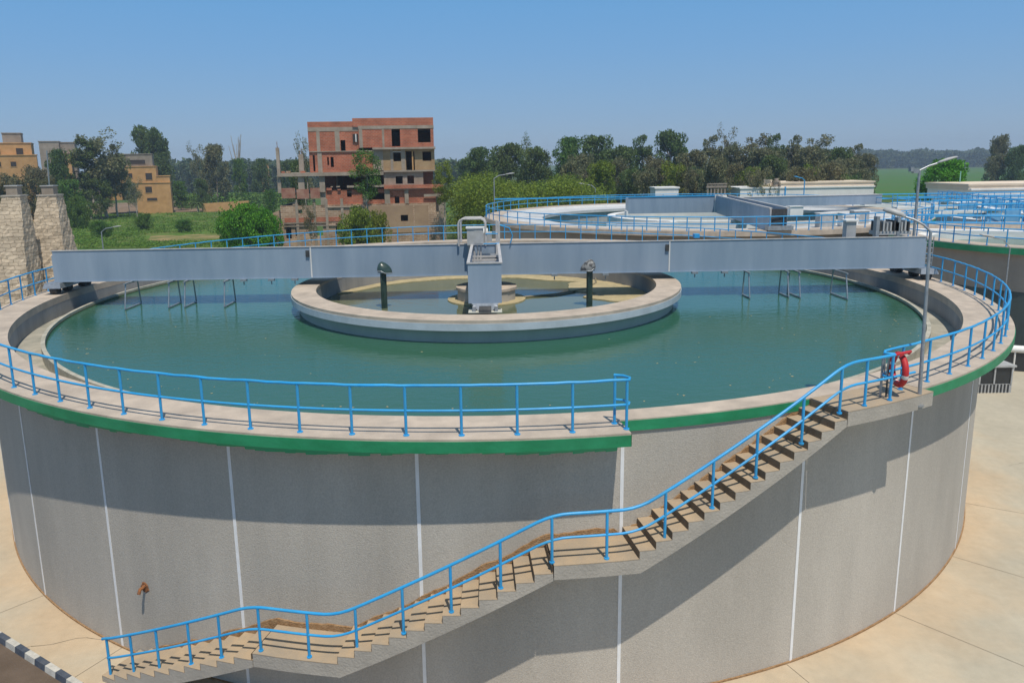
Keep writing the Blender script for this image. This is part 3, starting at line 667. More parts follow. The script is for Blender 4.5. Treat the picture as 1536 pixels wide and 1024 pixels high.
b2r = thing('rotating_bridge', 'shorter blue-grey bent scraper bridge on the far tank', 'bridge', (23, 75, TZ))
zt, zb_ = HD + 1.75, HD - .1
def bplate(p, q, w, m, nm, z0=zb_, z1=zt, par=None):
    p, q = Vector((*p, 0)), Vector((*q, 0)); d = (q - p).normalized(); n = Vector((-d.y, d.x, 0)) * w / 2
    return MB().hexa([(*(p + n).xy, z0), (*(p - n).xy, z0), (*(q - n).xy, z0), (*(q + n).xy, z0)][::-1], [(*(p + n).xy, z1), (*(p - n).xy, z1), (*(q - n).xy, z1), (*(q + n).xy, z1)][::-1]).obj(nm, m, par or b2r)
bplate((15.9, 85), (25.8, 85), .08, beamp, 'side_plate'); bplate((15.9, 86.6), (27.2, 86.6), .08, beamp, 'side_plate')
bplate((25.9, 84.9), (22.9, 60.4), .08, beamp, 'side_plate'); bplate((27.3, 84.9), (24.25, 60.3), .08, beamp, 'side_plate')
bplate((25.75, 84.9), (25.95, 84.88), .3, white, 'corner_strip', zb_, zt + .01)
bplate((22.85, 60.36), (22.95, 60.35), .3, flange, 'corner_strip', zb_, zt + .01)
bplate((0.6, 85), (25.8, 85), .22, blue, 'top_rail', zt + .001, zt + .14); bplate((26, 84.8), (22.95, 60.4), .22, flange, 'top_flange', zt + .001, zt + .1)
bplate((27.3, 84.8), (24.3, 60.3), .22, flange, 'top_flange', zt + .001, zt + .1); bplate((26.6, 84.6), (23.6, 60.5), 1.0, galv, 'walkway_floor', HD + 1.3, HD + 1.4)
bplate((22.95, 60.3), (24.2, 60.22), .1, dark, 'end_plate')
bplate((22.6, 60.2), (24.6, 60.1), .9, galv, 'end_carriage', TZ + .05, TZ + .4)
bplate((15.8, 84.9), (15.9, 86.7), .2, whitew, 'end_column', TZ - 3, zb_ + .3)
bplate((27.6, 86.5), (46.4, 88.5), 1.3, beamp, 'side_plate', HD + .35, HD + 1.45)
bplate((27.6, 86.5), (46.4, 88.5), 1.4, flange, 'top_flange', HD + 1.451, HD + 1.52)
# clutter on the far tank: launders and small cabinets
lt3 = thing('launder_trough', 'pale concrete troughs crossing the far tank behind the bridge column box', 'trough', (28, 75, HD - 1))
for (p, q) in (((12, 76), (24.2, 74.5)), ((12.5, 73), (24.0, 71.5)), ((26.5, 72), (41, 76)), ((26, 68), (38, 71))):
    bplate(p, q, .8, whitew, 'trough', HD - .75, HD - .3, lt3); bplate(p, q, .3, dark, 'slot', HD - .299, HD - .28, lt3)
for k, (x, y, h, mm) in enumerate(((30, 66, 1.2, greyp), (32.5, 67, .9, whitew), (35, 70, 1.1, greyp), (29, 78, .8, rawc), (33, 80, 1.0, whitew))):
    c_ = thing('pump_cabinet', ['tall grey cabinet nearest the bent bridge end', 'low white cabinet right of the tall grey one', 'grey cabinet near the right rim of the far tank', 'small brownish cabinet beside the bent bridge', 'white cabinet in the middle of the far tank'][k], 'cabinet', (x, y, HD - .3), 'cabinets on the far tank')
    MB().box(x - .7, x + .7, y - .5, y + .5, HD - .3, HD - .3 + h).obj('body', mm, c_); MB().box(x - .78, x + .78, y - .58, y + .58, HD - .299 + h, HD - .22 + h).obj('lid', white, c_)
# third, small tank with the green band at the right
QX, QY, QR = 42.6, 53.4, 12.0
t3_ = thing('settling_tank', 'smaller round tank with bright green deck edge cut by the right picture edge', 'tank', (QX, QY, 0))
k3 = dict(cx=QX, cy=QY, n=120)
MB().ring(QR - 1.6, QR - .5, 4.2, HD - .46, **k3).obj('wall', stucco2, t3_)
MB().ring(QR - 1.6, QR - .48, 0, 4.19, **k3).obj('dark_lower_band', MATS['dark_grey_green'], t3_)
MB().ring(QR - 1.6, QR, HD - .46, HD - .01, **k3).obj('walkway', deckm, t3_)
MB().ring(QR + .001, QR + .03, HD - .45, HD - .06, **k3).obj('green_edge_band', green, t3_)
MB().ring(QR - 2.9, QR - 1.61, HD - 3, HD - .5, **k3).obj('inner_deck', whitew, t3_)
struct('small_tank_water', MB().disc(QR - 2.9, HD - 1.2, 100, QX, QY), waterm)
railing('tank_railing', 'blue two-rail railing on the green-edged small tank at the right', 'railing', [pol(QR - .2, a, HD, QX, QY) for a in np.arange(0, 361, 3)], [pol(QR - .2, a, HD, QX, QY) for a in np.arange(0, 358, 5.5)], 1.1, .045, n=6, base=(QX, QY, HD), postr=.04)
# walkways with blue rails on the basins between the two tanks
basin = thing('aeration_basin', 'low rectangular concrete basin under the blue catwalks at the right', 'basin', (64, 82, 0))
MB().box(47.6, 95, 66.5, 67.1, 0, HD - .3).obj('wall', whitew, basin); MB().box(47.6, 95, 98, 98.6, 0, HD - .3).obj('wall', whitew, basin); MB().box(47.0, 47.59, 66.5, 98.6, 0, HD - .3).obj('wall', whitew, basin)
for y in (74.5, 82.5, 90.5): MB().box(47.61, 95, y, y + .35, 2, HD - .35).obj('dividing_wall', whitew, basin)
struct('basin_water', MB().add([(47.6, 67.1, HD - 1), (95, 67.1, HD - 1), (95, 98, HD - 1), (47.6, 98, HD - 1)], [(0, 1, 2, 3)]), waterm)
def catwalk(p, q, z, label, sp=2.2, h=1.1, w=1.2):
    p, q = Vector((*p, z)), Vector((*q, z)); d = (q - p).normalized(); n = Vector((-d.y, d.x, 0)) * w / 2; L = (q - p).length; k = int(L / sp)
    t = thing('catwalk', label, 'walkway', tuple(p), 'blue railed catwalks at the right')
    MB().hexa([p + n - Vector((0, 0, .25)), p - n - Vector((0, 0, .25)), q - n - Vector((0, 0, .25)), q + n - Vector((0, 0, .25))][::-1], [p + n, p - n, q - n, q + n][::-1]).obj('deck', whitew, t)
    me = MB().tube([(0, 0, 0), (0, 0, h)], .04, 6).mesh('post', blue)
    for s in (-1, 1):
        o = n * s * .92
        MB().tube([p + o + Vector((0, 0, h)), q + o + Vector((0, 0, h))], .045, 6).obj('top_rail', blue, t)
        MB().tube([p + o + Vector((0, 0, h * .5)), q + o + Vector((0, 0, h * .5))], .04, 6).obj('mid_rail', blue, t)
        for i in range(k + 1):
            b = bpy.data.objects.new('post', me); col.objects.link(b); b.parent = t; b.location = (p + (q - p) * i / k) + o - p
catwalk((47.3, 94), (90, 94), HD + .1, 'blue railed catwalk farthest back, level with the white building foot', 2.0)
catwalk((47.3, 86.5), (85, 86.5), HD + .1, 'second blue railed catwalk from the back over the basin', 1.6)
catwalk((47.3, 78.5), (78, 78.5), HD + .1, 'third blue railed catwalk from the back over the basin', 1.5)
catwalk((46.5, 70.5), (72, 70.5), HD + .1, 'blue railed catwalk nearest on the basin', 1.3)
catwalk((33.2, 58.6), (52.5, 49.2), HD + .12, 'blue railed catwalk slanting across the small green-edged tank', 1.2)
catwalk((50, 67), (58, 95), HD + .35, 'blue railed catwalk running back across the basin', 1.8)
gate = thing('sluice_gate', 'pale blue sluice gate leaves standing in a row behind the small tank', 'gate', (46, 65, HD - 1))
pbl = mat('pale_blue_paint', (.13, .36, .60), .5, (.22, .46, .66), 1)
for i in range(9): MB().box(44 + i * 1.7, 45.3 + i * 1.7, 65.4, 65.6, 0 + .5, HD + .7 + .25 * (i % 3)).obj('gate_leaf', pbl, gate)
gate = thing('sluice_gate', 'pale blue sluice gate leaves in the middle of the basin', 'gate', (52, 80, HD - 1))
for i in range(9): MB().box(51 + i * 2.6, 53 + i * 2.6, 80.4, 80.6, HD - 1.2, HD + .8 + .2 * (i % 2)).obj('gate_leaf', pbl, gate)

# kiosk and low wall to the right of the near tank
kx = thing('equipment_kiosk', 'small dark-glazed grey kiosk at the foot of the tank wall', 'kiosk', (27.4, 39.4, 0))
MB().box(26.6, 28.4, 38.7, 40.3, 0, .5).obj('slatted_base', greyp, kx)
for i in range(9): MB().box(26.65 + i * .19, 26.72 + i * .19, 38.66, 38.699, .03, .48).obj('slat', dark, kx)
MB().box(26.62, 28.38, 38.72, 40.28, .501, 1.45).obj('glazed_panel', glassd, kx)
for x in (26.6, 27.4, 28.34): MB().box(x - .04, x + .04, 38.66, 38.719, .5, 1.5).obj('frame', greyp, kx)
MB().box(26.5, 28.5, 38.6, 40.4, 1.455, 1.56).obj('roof', greyp, kx)
lw = thing('low_wall', 'low wall with dark panels and rounded pale coping right of the near tank', 'wall', (32, 44, 0))
P = [Vector((29.2, 42.8, 0)), Vector((30.6, 43.2, 0)), Vector((32.2, 42.6, 0)), Vector((34.0, 41.6, 0)), Vector((37.5, 40, 0))]
MB().tube([p + Vector((0, 0, 1.35)) for p in P], .22, 10).obj('coping', whitew, lw)
for i, (a, b) in enumerate(zip(P, P[1:])):
    d = (b - a).normalized(); n = Vector((-d.y, d.x, 0)) * .06
    MB().hexa([a + n, a - n, b - n, b + n][::-1], [v + Vector((0, 0, 1.2)) for v in (a + n, a - n, b - n, b + n)][::-1]).obj('panel', glassd, lw)
    MB().cyl(b.x, b.y, 0, 1.3, .1, 8).obj('post', whitew, lw)
    MB().cyl((a.x + b.x) / 2, (a.y + b.y) / 2 - .08, 0, 1.2, .05, 8).obj('post', whitew, lw)

# ------------------------------------------------------------------ buildings
def house(name, label, cat, x0, x1, y, depth, levels, m, holes=(), rz=0, group=None, floors=True):
    """levels: list of (x0,x1,z0,z1,material) blocks, pixel independent metres"""
    pass

def P115(x, y, Y=115.0):
    p = atY(x, y, Y); return p.x, p.z
bb = thing('brick_building', 'half-finished red brick block with bare concrete frame behind the tank', 'building', (-18, 115, 0))
YB = 115.0
def fx(x): return P115(x, 250)[0]
def fz(y, x=540): return P115(x, y)[1]
def H(x0, x1, y0, y1): return (fx(x0), fx(x1), fz(y1), fz(y0))     # hole in px
def wl(nm, m, x0, x1, y0, y1, holes=(), dy=0, th=.25, lab=None):
    MB().wall(fx(x0), fx(x1), fz(y1), fz(y0), YB + dy, YB + dy + th, [H(*h) for h in holes]).obj(nm, m, bb, lab)
def slab(x0, x1, y0, y1, d0, d1, nm='floor_slab', m=rawc):
    MB().box(fx(x0), fx(x1), YB + d0, YB + d1, fz(y1), fz(y0)).obj(nm, m, bb)
# top storey
wl('parapet', brick, 466, 532, 182, 190.2, dy=.3); wl('parapet', brick, 532, 651.5, 177.5, 189.2)
slab(466, 540, 190.3, 196.5, .25, 12.5); slab(540, 652, 189.3, 194, -.06, 12.5)
wl('wall', brick, 466, 540, 196.6, 226, [(513, 520, 210, 226)], dy=.3)
wl('wall', brick, 540, 651.5, 194.1, 221.8, [(531, 534, 200, 206), (589, 601.5, 194.1, 220.5), (628, 647, 194.1, 215)], dy=0)
for a, b in ((478, 483), (505, 512)): slab(a, b, 196.6, 226, .24, .6, 'column')
slab(541, 546, 194.1, 222, -.05, .2, 'column'); slab(575, 578, 194.1, 222, -.04, .2, 'column')
wp_ = MB().box(fx(531.5), fx(541), YB + .1, YB + .28, fz(213), fz(201)).obj('window', shadem, bb); MB().box(fx(535.3), fx(537), YB + .04, YB + .099, fz(213), fz(201)).obj('mullion', white, wp_)
slab(560, 653.5, 221.9, 225, -.7, 12.5)
# second storey
wl('wall', brick, 466, 560, 227.5, 257.8, [(492, 494.5, 235, 247), (497, 501.5, 235, 250), (471, 474, 232, 256)], dy=.3)
slab(466, 560, 226, 227.4, .1, 12.5)
for a, b in ((478, 484.5),): slab(a, b, 227.5, 258, .2, .6, 'column')
wl('wall', mat('tan_block', (.42, .29, .16), .95, (.34, .215, .11), .9, .3, 6), 575, 652, 225.1, 256.5, [(590.5, 601.5, 229, 243), (609, 622, 228, 256.5), (634, 647, 229, 243)], dy=0, lab='yellow unpainted block wall')
wl('wall', rawc, 560, 575, 225.1, 256.5, dy=-.02)
slab(586, 590, 225.1, 256.5, -.06, .1, 'column'); slab(602, 608, 225.1, 256.5, -.06, .1, 'column'); slab(618, 620, 228, 256.5, -.2, -.02, 'column', ochre)
wl('window_frame', white, 590, 602, 228.5, 229.5, dy=-.08, th=.07)
# terrace slab
slab(420, 575, 258, 263, -1.2, 12.5, 'terrace_slab', rawc); slab(575, 655, 256.6, 259, -.4, 12.5)
for x0, x1, yt in ((417.5, 422, 220), (450, 457, 230)): slab(x0, x1, yt, 257.9, .4, .9, 'column', rawc)
for x0, x1 in ((419, 424), (449, 458), (462, 463), (480, 488)): slab(x0, x1, 263.1, 287, -.8, -.3, 'column', rawc)
wl('wall', rawc, 575, 634, 259.1, 278.5, [(592.5, 603, 265.5, 277), (610, 620, 265, 277)], dy=0)
wl('wall', mat('worn_brick', (.27, .10, .065), .95, (.40, .24, .17), .9, .4, 6), 424, 444, 280, 295, dy=-.9); wl('wall', MATS['worn_brick'], 446, 464, 282, 296, dy=-.9); wl('wall', MATS['worn_brick'], 466, 480, 280.5, 296, dy=-.9)
slab(520, 575, 278, 281, -.7, 0, 'ledge'); slab(575, 664, 278.6, 284, -.8, .5, 'ledge', brick)
# lower storeys
wl('wall', brick, 488, 664, 284.1, 306, [(519, 526, 285, 295), (551, 575, 290, 300), (590, 597, 296, 306), (545, 549, 298, 303)], dy=-.2)
for a, b in ((480, 488), (543, 551), (575, 583), (605, 611)): slab(a, b, 284.1, 310, -.45, -.1, 'column')
wl('wall', oldbrick, 420, 664, 306.1, 380, [(598, 609, 323.5, 333), (560, 572, 330, 341), (426, 434, 337, 355), (440, 445, 334, 352), (470, 481, 336, 352), (500, 506, 334, 350), (446, 452, 312, 318)], dy=-.45, th=.3)
wl('wall', brick, 425, 509, 324, 331, dy=-.52, th=.06, lab='red brick strip'); 
for x in (442, 468, 486, 509): slab(x, x + 4, 297, 378, -.6, -.46, 'pilaster', rawc)
wl('doorway_lintel', rawc, 634, 662, 293, 297, dy=-.6, th=.14); slab(656, 666.5, 293, 378, -.62, -.46, 'pilaster', rawc); wl('recess_shade_plate', shadem, 652, 656, 297, 318, dy=-.55, th=.09)  # last plate sits proud of the wall, recess shade put into its colour
wl('plaster_patch', mat('tan_plaster', (.42, .29, .18), .95, (.33, .22, .14), .4, .3, 4), 530, 640, 309, 350, [(598, 609, 323.5, 333), (560, 572, 330, 341), (617, 619, 309, 350)], dy=-.50, th=.04)
random.seed(77)
for x, yt in ((419, 220), (453.5, 230)):
    rb = MB()
    for k in range(4):
        X = fx(x) + random.uniform(-.2, .2); rb.tube([(X, YB + .5 + .1 * k, fz(yt)), (X + random.uniform(-.15, .15), YB + .5 + .1 * k, fz(yt) + random.uniform(.5, 1.1))], .03, 4)
    rb.obj('rebar', rust, bb)
for k in range(26):
    x = random.uniform(424, 575); y = random.choice([258, 280, 284.5, 306]); w_ = random.uniform(.2, .8); h_ = random.uniform(.1, .4)
    if y == 258 and x > 466: continue
    MB().box(fx(x), fx(x) + w_, YB - .5, YB - .2, fz(y), fz(y) + h_).obj('rubble', oldbrick if k % 2 else brick, bb)
for (x0, x1, y) in ((424, 486, 331.5), (424, 509, 336), (583, 634, 284.5), (488, 545, 309)):
    MB().box(fx(x0), fx(x1), YB - .64, YB - .46, fz(y + 1.2), fz(y)).obj('ledge', rawc, bb)
bb.rotation_euler = (0, 0, R(5.5))
# sides, back, floors (real volume)
s_ = MB()
s_.box(fx(466), fx(466) + .25, YB + .56, YB + 12.5, fz(258), fz(182)); s_.obj('wall', brick, bb); s_ = MB(); s_.box(fx(651.5) - .25, fx(651.5), YB + .26, YB + 12.5, fz(256), fz(178)); s_.obj('wall', brick, bb); s_ = MB()
s_.box(fx(466), fx(651.5), YB + 12.51, YB + 12.75, 0, fz(180)); s_.obj('wall', brick, bb)
s_ = MB(); s_.box(fx(420), fx(420) + .25, YB - .1, YB + 12.5, 0, fz(306)); s_.obj('wall', oldbrick, bb); s_ = MB(); s_.box(fx(664) - .25, fx(664), YB - .1, YB + 12.5, 0, fz(284)); s_.obj('wall', oldbrick, bb)
for x in (500, 545, 606): MB().box(fx(x), fx(x) + .2, YB + 4, YB + 12.4, fz(300), fz(196)).obj('partition_wall', greyb, bb)
s_ = MB(); s_.box(fx(423), fx(660), YB + .3, YB + 12.4, fz(287) - .2, fz(287)); s_.obj('floor_slab', rawc, bb)

def simple_house(label, x0, x1, ytop, Y, blocks, m, group='houses at the village edge', name='house', cat='house'):
    """blocks: (px0, px1, pytop, pybot, mat, dy0, dy1, holes)"""
    t = thing(name, label, cat, (*atY((x0 + x1) / 2, ytop, Y).xy, 0), group)
    for (a, b, c, d, mm, d0, d1, holes) in blocks:
        xm = (a + b) / 2
        X0, X1 = atY(a, 250, Y).x, atY(b, 250, Y).x; Zt = atY(xm, c, Y).z; Zb = 0 if d is None else atY(xm, d, Y).z
        MB().box(X0, X1, Y + d0, Y + d1, Zb, Zt).obj('wall', mm, t)
        MB().box(X0 - .15, X1 + .15, Y + d0 - .15, Y + d1 + .15, Zt + .002, Zt + .25).obj('roof', mm, t)
        for (u, v, p, q) in holes:
            w0, w1 = atY(u, 250, Y).x, atY(v, 250, Y).x; z1, z0 = atY(xm, p, Y).z, atY(xm, q, Y).z
            f = MB().box(w0 - .15, w1 + .15, Y + d0 - .08, Y + d0 - .002, z0 - .15, z1 + .15).obj('window', mm, t)
            MB().box(w0, w1, Y + d0 - .1, Y + d0 - .082, z0, z1).obj('pane', shadem, f)  # flat matte plate, the room's shade is in its colour
    t.rotation_euler = (0, 0, math.atan2(-t.location.x, Y) * (.85 if t.location.x < 0 else 0))
    return t
simple_house('ochre house with a grey roof box at the far left edge', 0, 55, 215, 200, [(-60, 48, 216, None, ochre, 0, 8, [(0, 8, 224, 233), (28, 37, 223, 233)]), (-20, 54, 234, None, ochre, -2, 0, [(0, 8, 243, 250), (20, 27, 243, 250)]), (11, 35, 200, 214, greyb, 3, 9, [])], ochre)
simple_house('unfinished grey block house between the ochre house and tall tree', 60, 110, 212, 235, [(66, 92, 213, None, rawc, 0, 10, []), (92, 112, 214, None, greyb, 1, 12, []), (96, 106, 232, None, ochre, -1.5, 0.9, [])], rawc)
simple_house('stepped ochre house with a grey brick upper floor under the dark tree', 170, 262, 232, 225, [
    (180, 228, 232, 249.5, greyb, 1, 10, [(193, 218, 240, 246.5)]), (178, 232, 250.6, 274, ochre, 0, 10.5, [(194, 199, 260, 267), (217, 226, 260, 270)]),
    (158, 182, 256, 300, ochre, 1, 8, [(162, 175, 259, 268)]), (202, 250, 275, None, ochre, -.2, 10.7, [(215, 224, 280, 289), (216, 230, 297, 301)]), (232.2, 250, 265, 274, ochre, 0, 9, [])], ochre)
simple_house('small pale ochre house far away between the trees', 395, 405, 245, 420, [(390, 403, 247, None, ochre, 0, 8, [])], ochre)
bk = thing('boundary_wall', 'low ochre mud wall beyond the crop field', 'wall', (*atZ(340, 318, 0).xy, 0))
A_, B_ = atZ(305, 318, 0), atZ(374, 316, 0)
MB().hexa([(A_.x, A_.y, 0), (B_.x, B_.y, 0), (B_.x, B_.y + .4, 0), (A_.x, A_.y + .4, 0)], [(A_.x, A_.y, 2.6), (B_.x, B_.y, 3.1), (B_.x, B_.y + .4, 3.1), (A_.x, A_.y + .4, 2.6)]).obj('wall', ochre, bk)
bk = thing('garden_wall', 'tan broken wall beside the left foot of the brick building', 'wall', (*atY(410, 310, 118).xy, 0))
X0, X1 = atY(402, 300, 118).x, atY(420, 300, 118).x
MB().hexa([(X0, 118, 0), (X1, 118, 0), (X1, 118.3, 0), (X0, 118.3, 0)], [(X0, 118, 5.6), (X1, 118, 6.3), (X1, 118.3, 6.3), (X0, 118.3, 5.6)]).obj('wall', oldbrick, bk)
simple_house('long flat-roofed white building with cream parapet behind the far tank', 1112, 1312, 275, 135, [
    (1172, 1312, 274.5, 281, creamw, -.3, 10, []), (1170, 1311, 281.5, 294.5, whitew, -.6, 10, []), (1175, 1304, 295, None, whitew, 1.5, 9.5, [(1200 + 16 * i, 1210 + 16 * i, 301, 309) for i in range(6)]),
    (1112, 1171, 283, None, whitew, 0, 8, []), (1140, 1161, 272, 282.5, creamw, 1, 5, [])], whitew, 'white plant buildings', 'plant_building', 'building')
wt = thing('roof_tank', 'small stacked water tank on the roof of the long white building', 'water tank', (*atY(1164, 275, 136).xy, atY(1164, 281, 136).z))
b = Vector(wt['_base']); MB().cyl(b.x, b.y, b.z, b.z + .9, .6, 14).obj('base', rawc, wt); MB().cyl(b.x, b.y, b.z + .9, b.z + 1.2, .75, 14).obj('lid', greyb, wt); MB().cyl(b.x, b.y, b.z + 1.2, b.z + 1.6, .4, 14).obj('cap', rawc, wt)
simple_house('flat-roofed white building with dark openings at the right edge', 1452, 1560, 278, 105, [
    (1454, 1640, 277, 283.5, creamw, -.3, 10, []), (1457, 1640, 284, 297, whitew, -.6, 10, []), (1462, 1640, 297.5, 306, whitew, .8, 9.5, []), (1466, 1640, 306.5, 319, glassd, 1.2, 9, []), (1462, 1640, 319.5, None, whitew, .6, 9.4, [])], whitew, 'white plant buildings', 'plant_building', 'building')
simple_house('tiny white hut behind the far tank railing', 985, 1018, 282, 125, [(984, 1019, 283, None, whitew, 0, 4, [])], whitew, 'white plant buildings', 'plant_hut', 'hut')
ck = thing('pipe_rack', 'weathered grey frame of pipes on a white plinth beside the tiny hut', 'pipe rack', (*atY(1075, 290, 120).xy, 0))
xa, xb = atY(1060, 280, 120).x, atY(1091, 280, 120).x; za, zc = atY(1075, 293, 120).z, atY(1075, 275, 120).z
MB().box(xa, xb, 120, 122, 0, za).obj('plinth', whitew, ck)
q = MB()
for i in range(6):
    x = xa + (xb - xa) * (i + .3) / 6; q.box(x, x + .22, 120.2, 120.5, za + .002, zc - .3 * (i % 2))
q.box(xa, xb, 120.1, 120.19, zc - .7, zc - .4).box(xa + .3, xb, 120.1, 120.19, zc - .2, zc); q.obj('frame', greyb, ck)

# stone towers at the left
def tower(x0t, x1t, x0b, x1b, yt, yb, Y, label):
    a, b = atY(x0t, yt, Y), atY(x1t, yt, Y); c, d = atY(x0b, yb, Y), atY(x1b, yb, Y); Yc = Y
    zt = (a.z + b.z) / 2; zb = (c.z + d.z) / 2
    # extend the sides down to the ground
    f = zt / (zt - zb); X0 = a.x + (c.x - a.x) * f; X1 = b.x + (d.x - b.x) * f
    wt_, wb = (b.x - a.x) / 1.42, (X1 - X0) / 1.42
    t = thing('stone_tower', label, 'tower', ((X0 + X1) / 2, Yc, 0), 'tapering stone towers'); t.rotation_euler = (0, 0, R(9))
    cxt, cxb = (a.x + b.x) / 2, (X0 + X1) / 2; cyt = Yc
    s = MB(); n = 34; random.seed(int(x0t) + 50); K = 10
    for i in range(n + 1):
        h = i / n; z = zt * h; w = (wb + (wt_ - wb) * h) / 2 * (1.0 + random.uniform(-.012, .012)); cx_ = cxb + (cxt - cxb) * h
        cor = [(-1, -1), (1, -1), (1, 1), (-1, 1)]
        for k in range(4):
            p, q = cor[k], cor[(k + 1) % 4]
            for j in range(K):
                u = j / K; px, py = p[0] + (q[0] - p[0]) * u, p[1] + (q[1] - p[1]) * u
                jj = random.uniform(-.045, .045) * w
                s.v.append((cx_ + px * w + jj, cyt + py * w + jj, z + random.uniform(-.02, .02)))
    M4 = 4 * K
    for i in range(n):
        for k in range(M4): s.f.append((i * M4 + k, i * M4 + (k + 1) % M4, (i + 1) * M4 + (k + 1) % M4, (i + 1) * M4 + k)); s.sm.append(False)
    s.f.append(tuple(n * M4 + k for k in range(M4))); s.sm.append(False)
    s.obj('shaft', towerm, t)
    MB().box(cxt - wt_ / 2 - .05, cxt + wt_ / 2 + .05, cyt - wt_ / 2 - .05, cyt + wt_ / 2 + .05, zt + .02, zt + .14).obj('ledge', conc, t)
    w = wt_ * .31
    MB().box(cxt - w, cxt + w, cyt - w, cyt + w, zt + .141, zt + .84).obj('cap_block', greyb, t); MB().box(cxt - w - .08, cxt + w + .08, cyt - w - .08, cyt + w + .08, zt + .841, zt + .93).obj('cap_slab', greyp, t)
tower(2, 38, -14, 58, 295, 400, 62, 'left of the two tapering rough stone towers')
tower(56, 93, 44, 120, 294, 400, 66, 'right of the two tapering rough stone towers, next to the bridge end')

# ------------------------------------------------------------------ trees
rng = np.random.default_rng(4)
def leaves_mesh(name, clumps, per, size, m, flat=.6, droop=0.0):
    """clumps: list of (x,y,z,rx,ry,rz)"""
    C = np.array(clumps); n = len(C) * per
    idx = np.repeat(np.arange(len(C)), per)
    d = rng.normal(size=(n, 3)); d /= np.linalg.norm(d, axis=1)[:, None]
    rad = rng.uniform(.45, 1.0, size=(n, 1)) ** .7
    p = C[idx, :3] + d * rad * C[idx, 3:6]
    if droop: p[:, 2] -= droop * rng.uniform(0, 1, n) ** 2
    a = rng.normal(size=(n, 3)); a[:, 2] *= flat; a /= np.linalg.norm(a, axis=1)[:, None]
    b = np.cross(a, rng.normal(size=(n, 3))); b /= np.linalg.norm(b, axis=1)[:, None]
    s = size * rng.uniform(.6, 1.4, size=(n, 1))
    a = a * s; b = b * s * .55
    V = np.stack([p - a, p + b * .9 - a * .1, p + a, p - b * .9 + a * .1], 1).reshape(-1, 3)
    F = np.arange(n * 4).reshape(-1, 4)
    me = bpy.data.meshes.new(name); me.from_pydata(V.tolist(), [], F.tolist()); me.materials.append(m); me.update(); return me
def trunk_mb(h, r, limbs, seed, lean=0.0, split=.35, crown_r=1.0):
    rd = random.Random(seed); s = MB(); path = []
    for i in range(8):
        f = i / 7; path.append(Vector((lean * f * f * h + rd.uniform(-.02, .02) * h * (i > 0), rd.uniform(-.015, .015) * h * (i > 0), f * h * .82)))
    s.tube(path, r, 8, r * .35)
    ends = []
    for i in range(limbs):
        f = split + (1 - split) * rd.random() * .9; k = min(6, int(f * 7)); b = path[k].lerp(path[k + 1], f * 7 - k)
        an = rd.uniform(0, 2 * math.pi); L = crown_r * rd.uniform(.5, .95) * (1.1 - .5 * f)
        e = b + Vector((math.cos(an) * L, math.sin(an) * L, L * rd.uniform(.35, 1.0))); md = b.lerp(e, .5) + Vector((0, 0, -.08 * L))
        s.tube([b, md, e], r * .38, 6, r * .08, caps=False); ends.append(e)
        for q in range(2):
            e2 = md + Vector((rd.uniform(-1, 1), rd.uniform(-1, 1), rd.uniform(.2, 1))) * L * .5; s.tube([md, e2], r * .16, 5, r * .04, caps=False); ends.append(e2)
    return s, path, ends
PROTO = {}
def proto(key, h, cw, r, limbs, m, per, size, seed, lean=0, split=.35, extra=20, bk=None, c0=.38, clump=.22, flat=.6, droop=0, dense=1.0, shape='round'):
    """tree of height h with crown half-width cw, built at the origin"""
    s, path, ends = trunk_mb(h, r, limbs, seed, lean, split, cw)
    rd = random.Random(seed + 99); cl = []
    for e in ends:
        k = cw * clump * rd.uniform(.7, 1.3); cl.append((e.x, e.y, min(e.z, h), k, k, k * .75))
    for i in range(extra):
        f = rd.random(); z = h * (c0 + (1 - c0) * f)
        prof = math.sqrt(max(0.03, 1 - (2 * f - .85) ** 2 / 1.35)) if shape == 'round' else (1 - f * .75) if shape == 'cone' else (.35 + .65 * f)
        an = rd.uniform(0, 2 * math.pi); rr = cw * prof * rd.uniform(.35, .9)
        k = cw * clump * rd.uniform(.7, 1.35); zz = min(z, h - k * .6)
        cl.append((lean * f * f * h + math.cos(an) * rr, math.sin(an) * rr, zz, k, k, k * .78))
    tm = s.mesh('trunk', bk or bark)
    # merge the light twigs into the trunk mesh, leaves in the crown
    cm = leaves_mesh('crown', cl, per, size, m, flat, droop)
    PROTO[key] = (tm, cm, h, cw)
def plant(key, x, ytop, Y, width_px, name, label, cat='tree', group=None, mat_=None, rz=None, zs=1.0, base=0.0):
    """stand a tree so its top shows at (x, ytop) and its crown spans width_px at depth Y"""
    tm, cm, h, cw = PROTO[key]; p = atY(x, ytop, Y); H_ = max(.5, p.z - base); W = width_px / FP * Y
    o = bpy.data.objects.new(name, None); col.objects.link(o); o.empty_display_size = .2; o.location = (p.x, Y, base)
    sx = W / (2 * cw * 1.05); o.scale = (sx, sx, H_ / (h * 1.0)); o.rotation_euler = (0, 0, rz if rz is not None else random.uniform(0, 6.28))
    tag(o, label, cat, group)
    t = bpy.data.objects.new('trunk', tm); col.objects.link(t); t.parent = o
    me = cm
    if mat_:
        kk = (cm.name, mat_.name)
        if kk not in PROTO: c = cm.copy(); c.materials.clear(); c.materials.append(mat_); PROTO[kk] = c
        me = PROTO[kk]
    c = bpy.data.objects.new('crown', me); col.objects.link(c); c.parent = o
    return o
proto('euc', 20, 5.5, .35, 14, lf_grey, 120, .30, 1, split=.35, extra=34, bk=palebark, c0=.35, clump=.23, droop=.8)
proto('euc2', 20, 5, .3, 11, lf_dark, 110, .28, 2, split=.3, extra=30, bk=palebark, c0=.3, clump=.21, droop=.9)
proto('broad', 14, 6.5, .35, 12, lf_dark, 120, .30, 3, split=.2, extra=48, c0=.15, clump=.24)
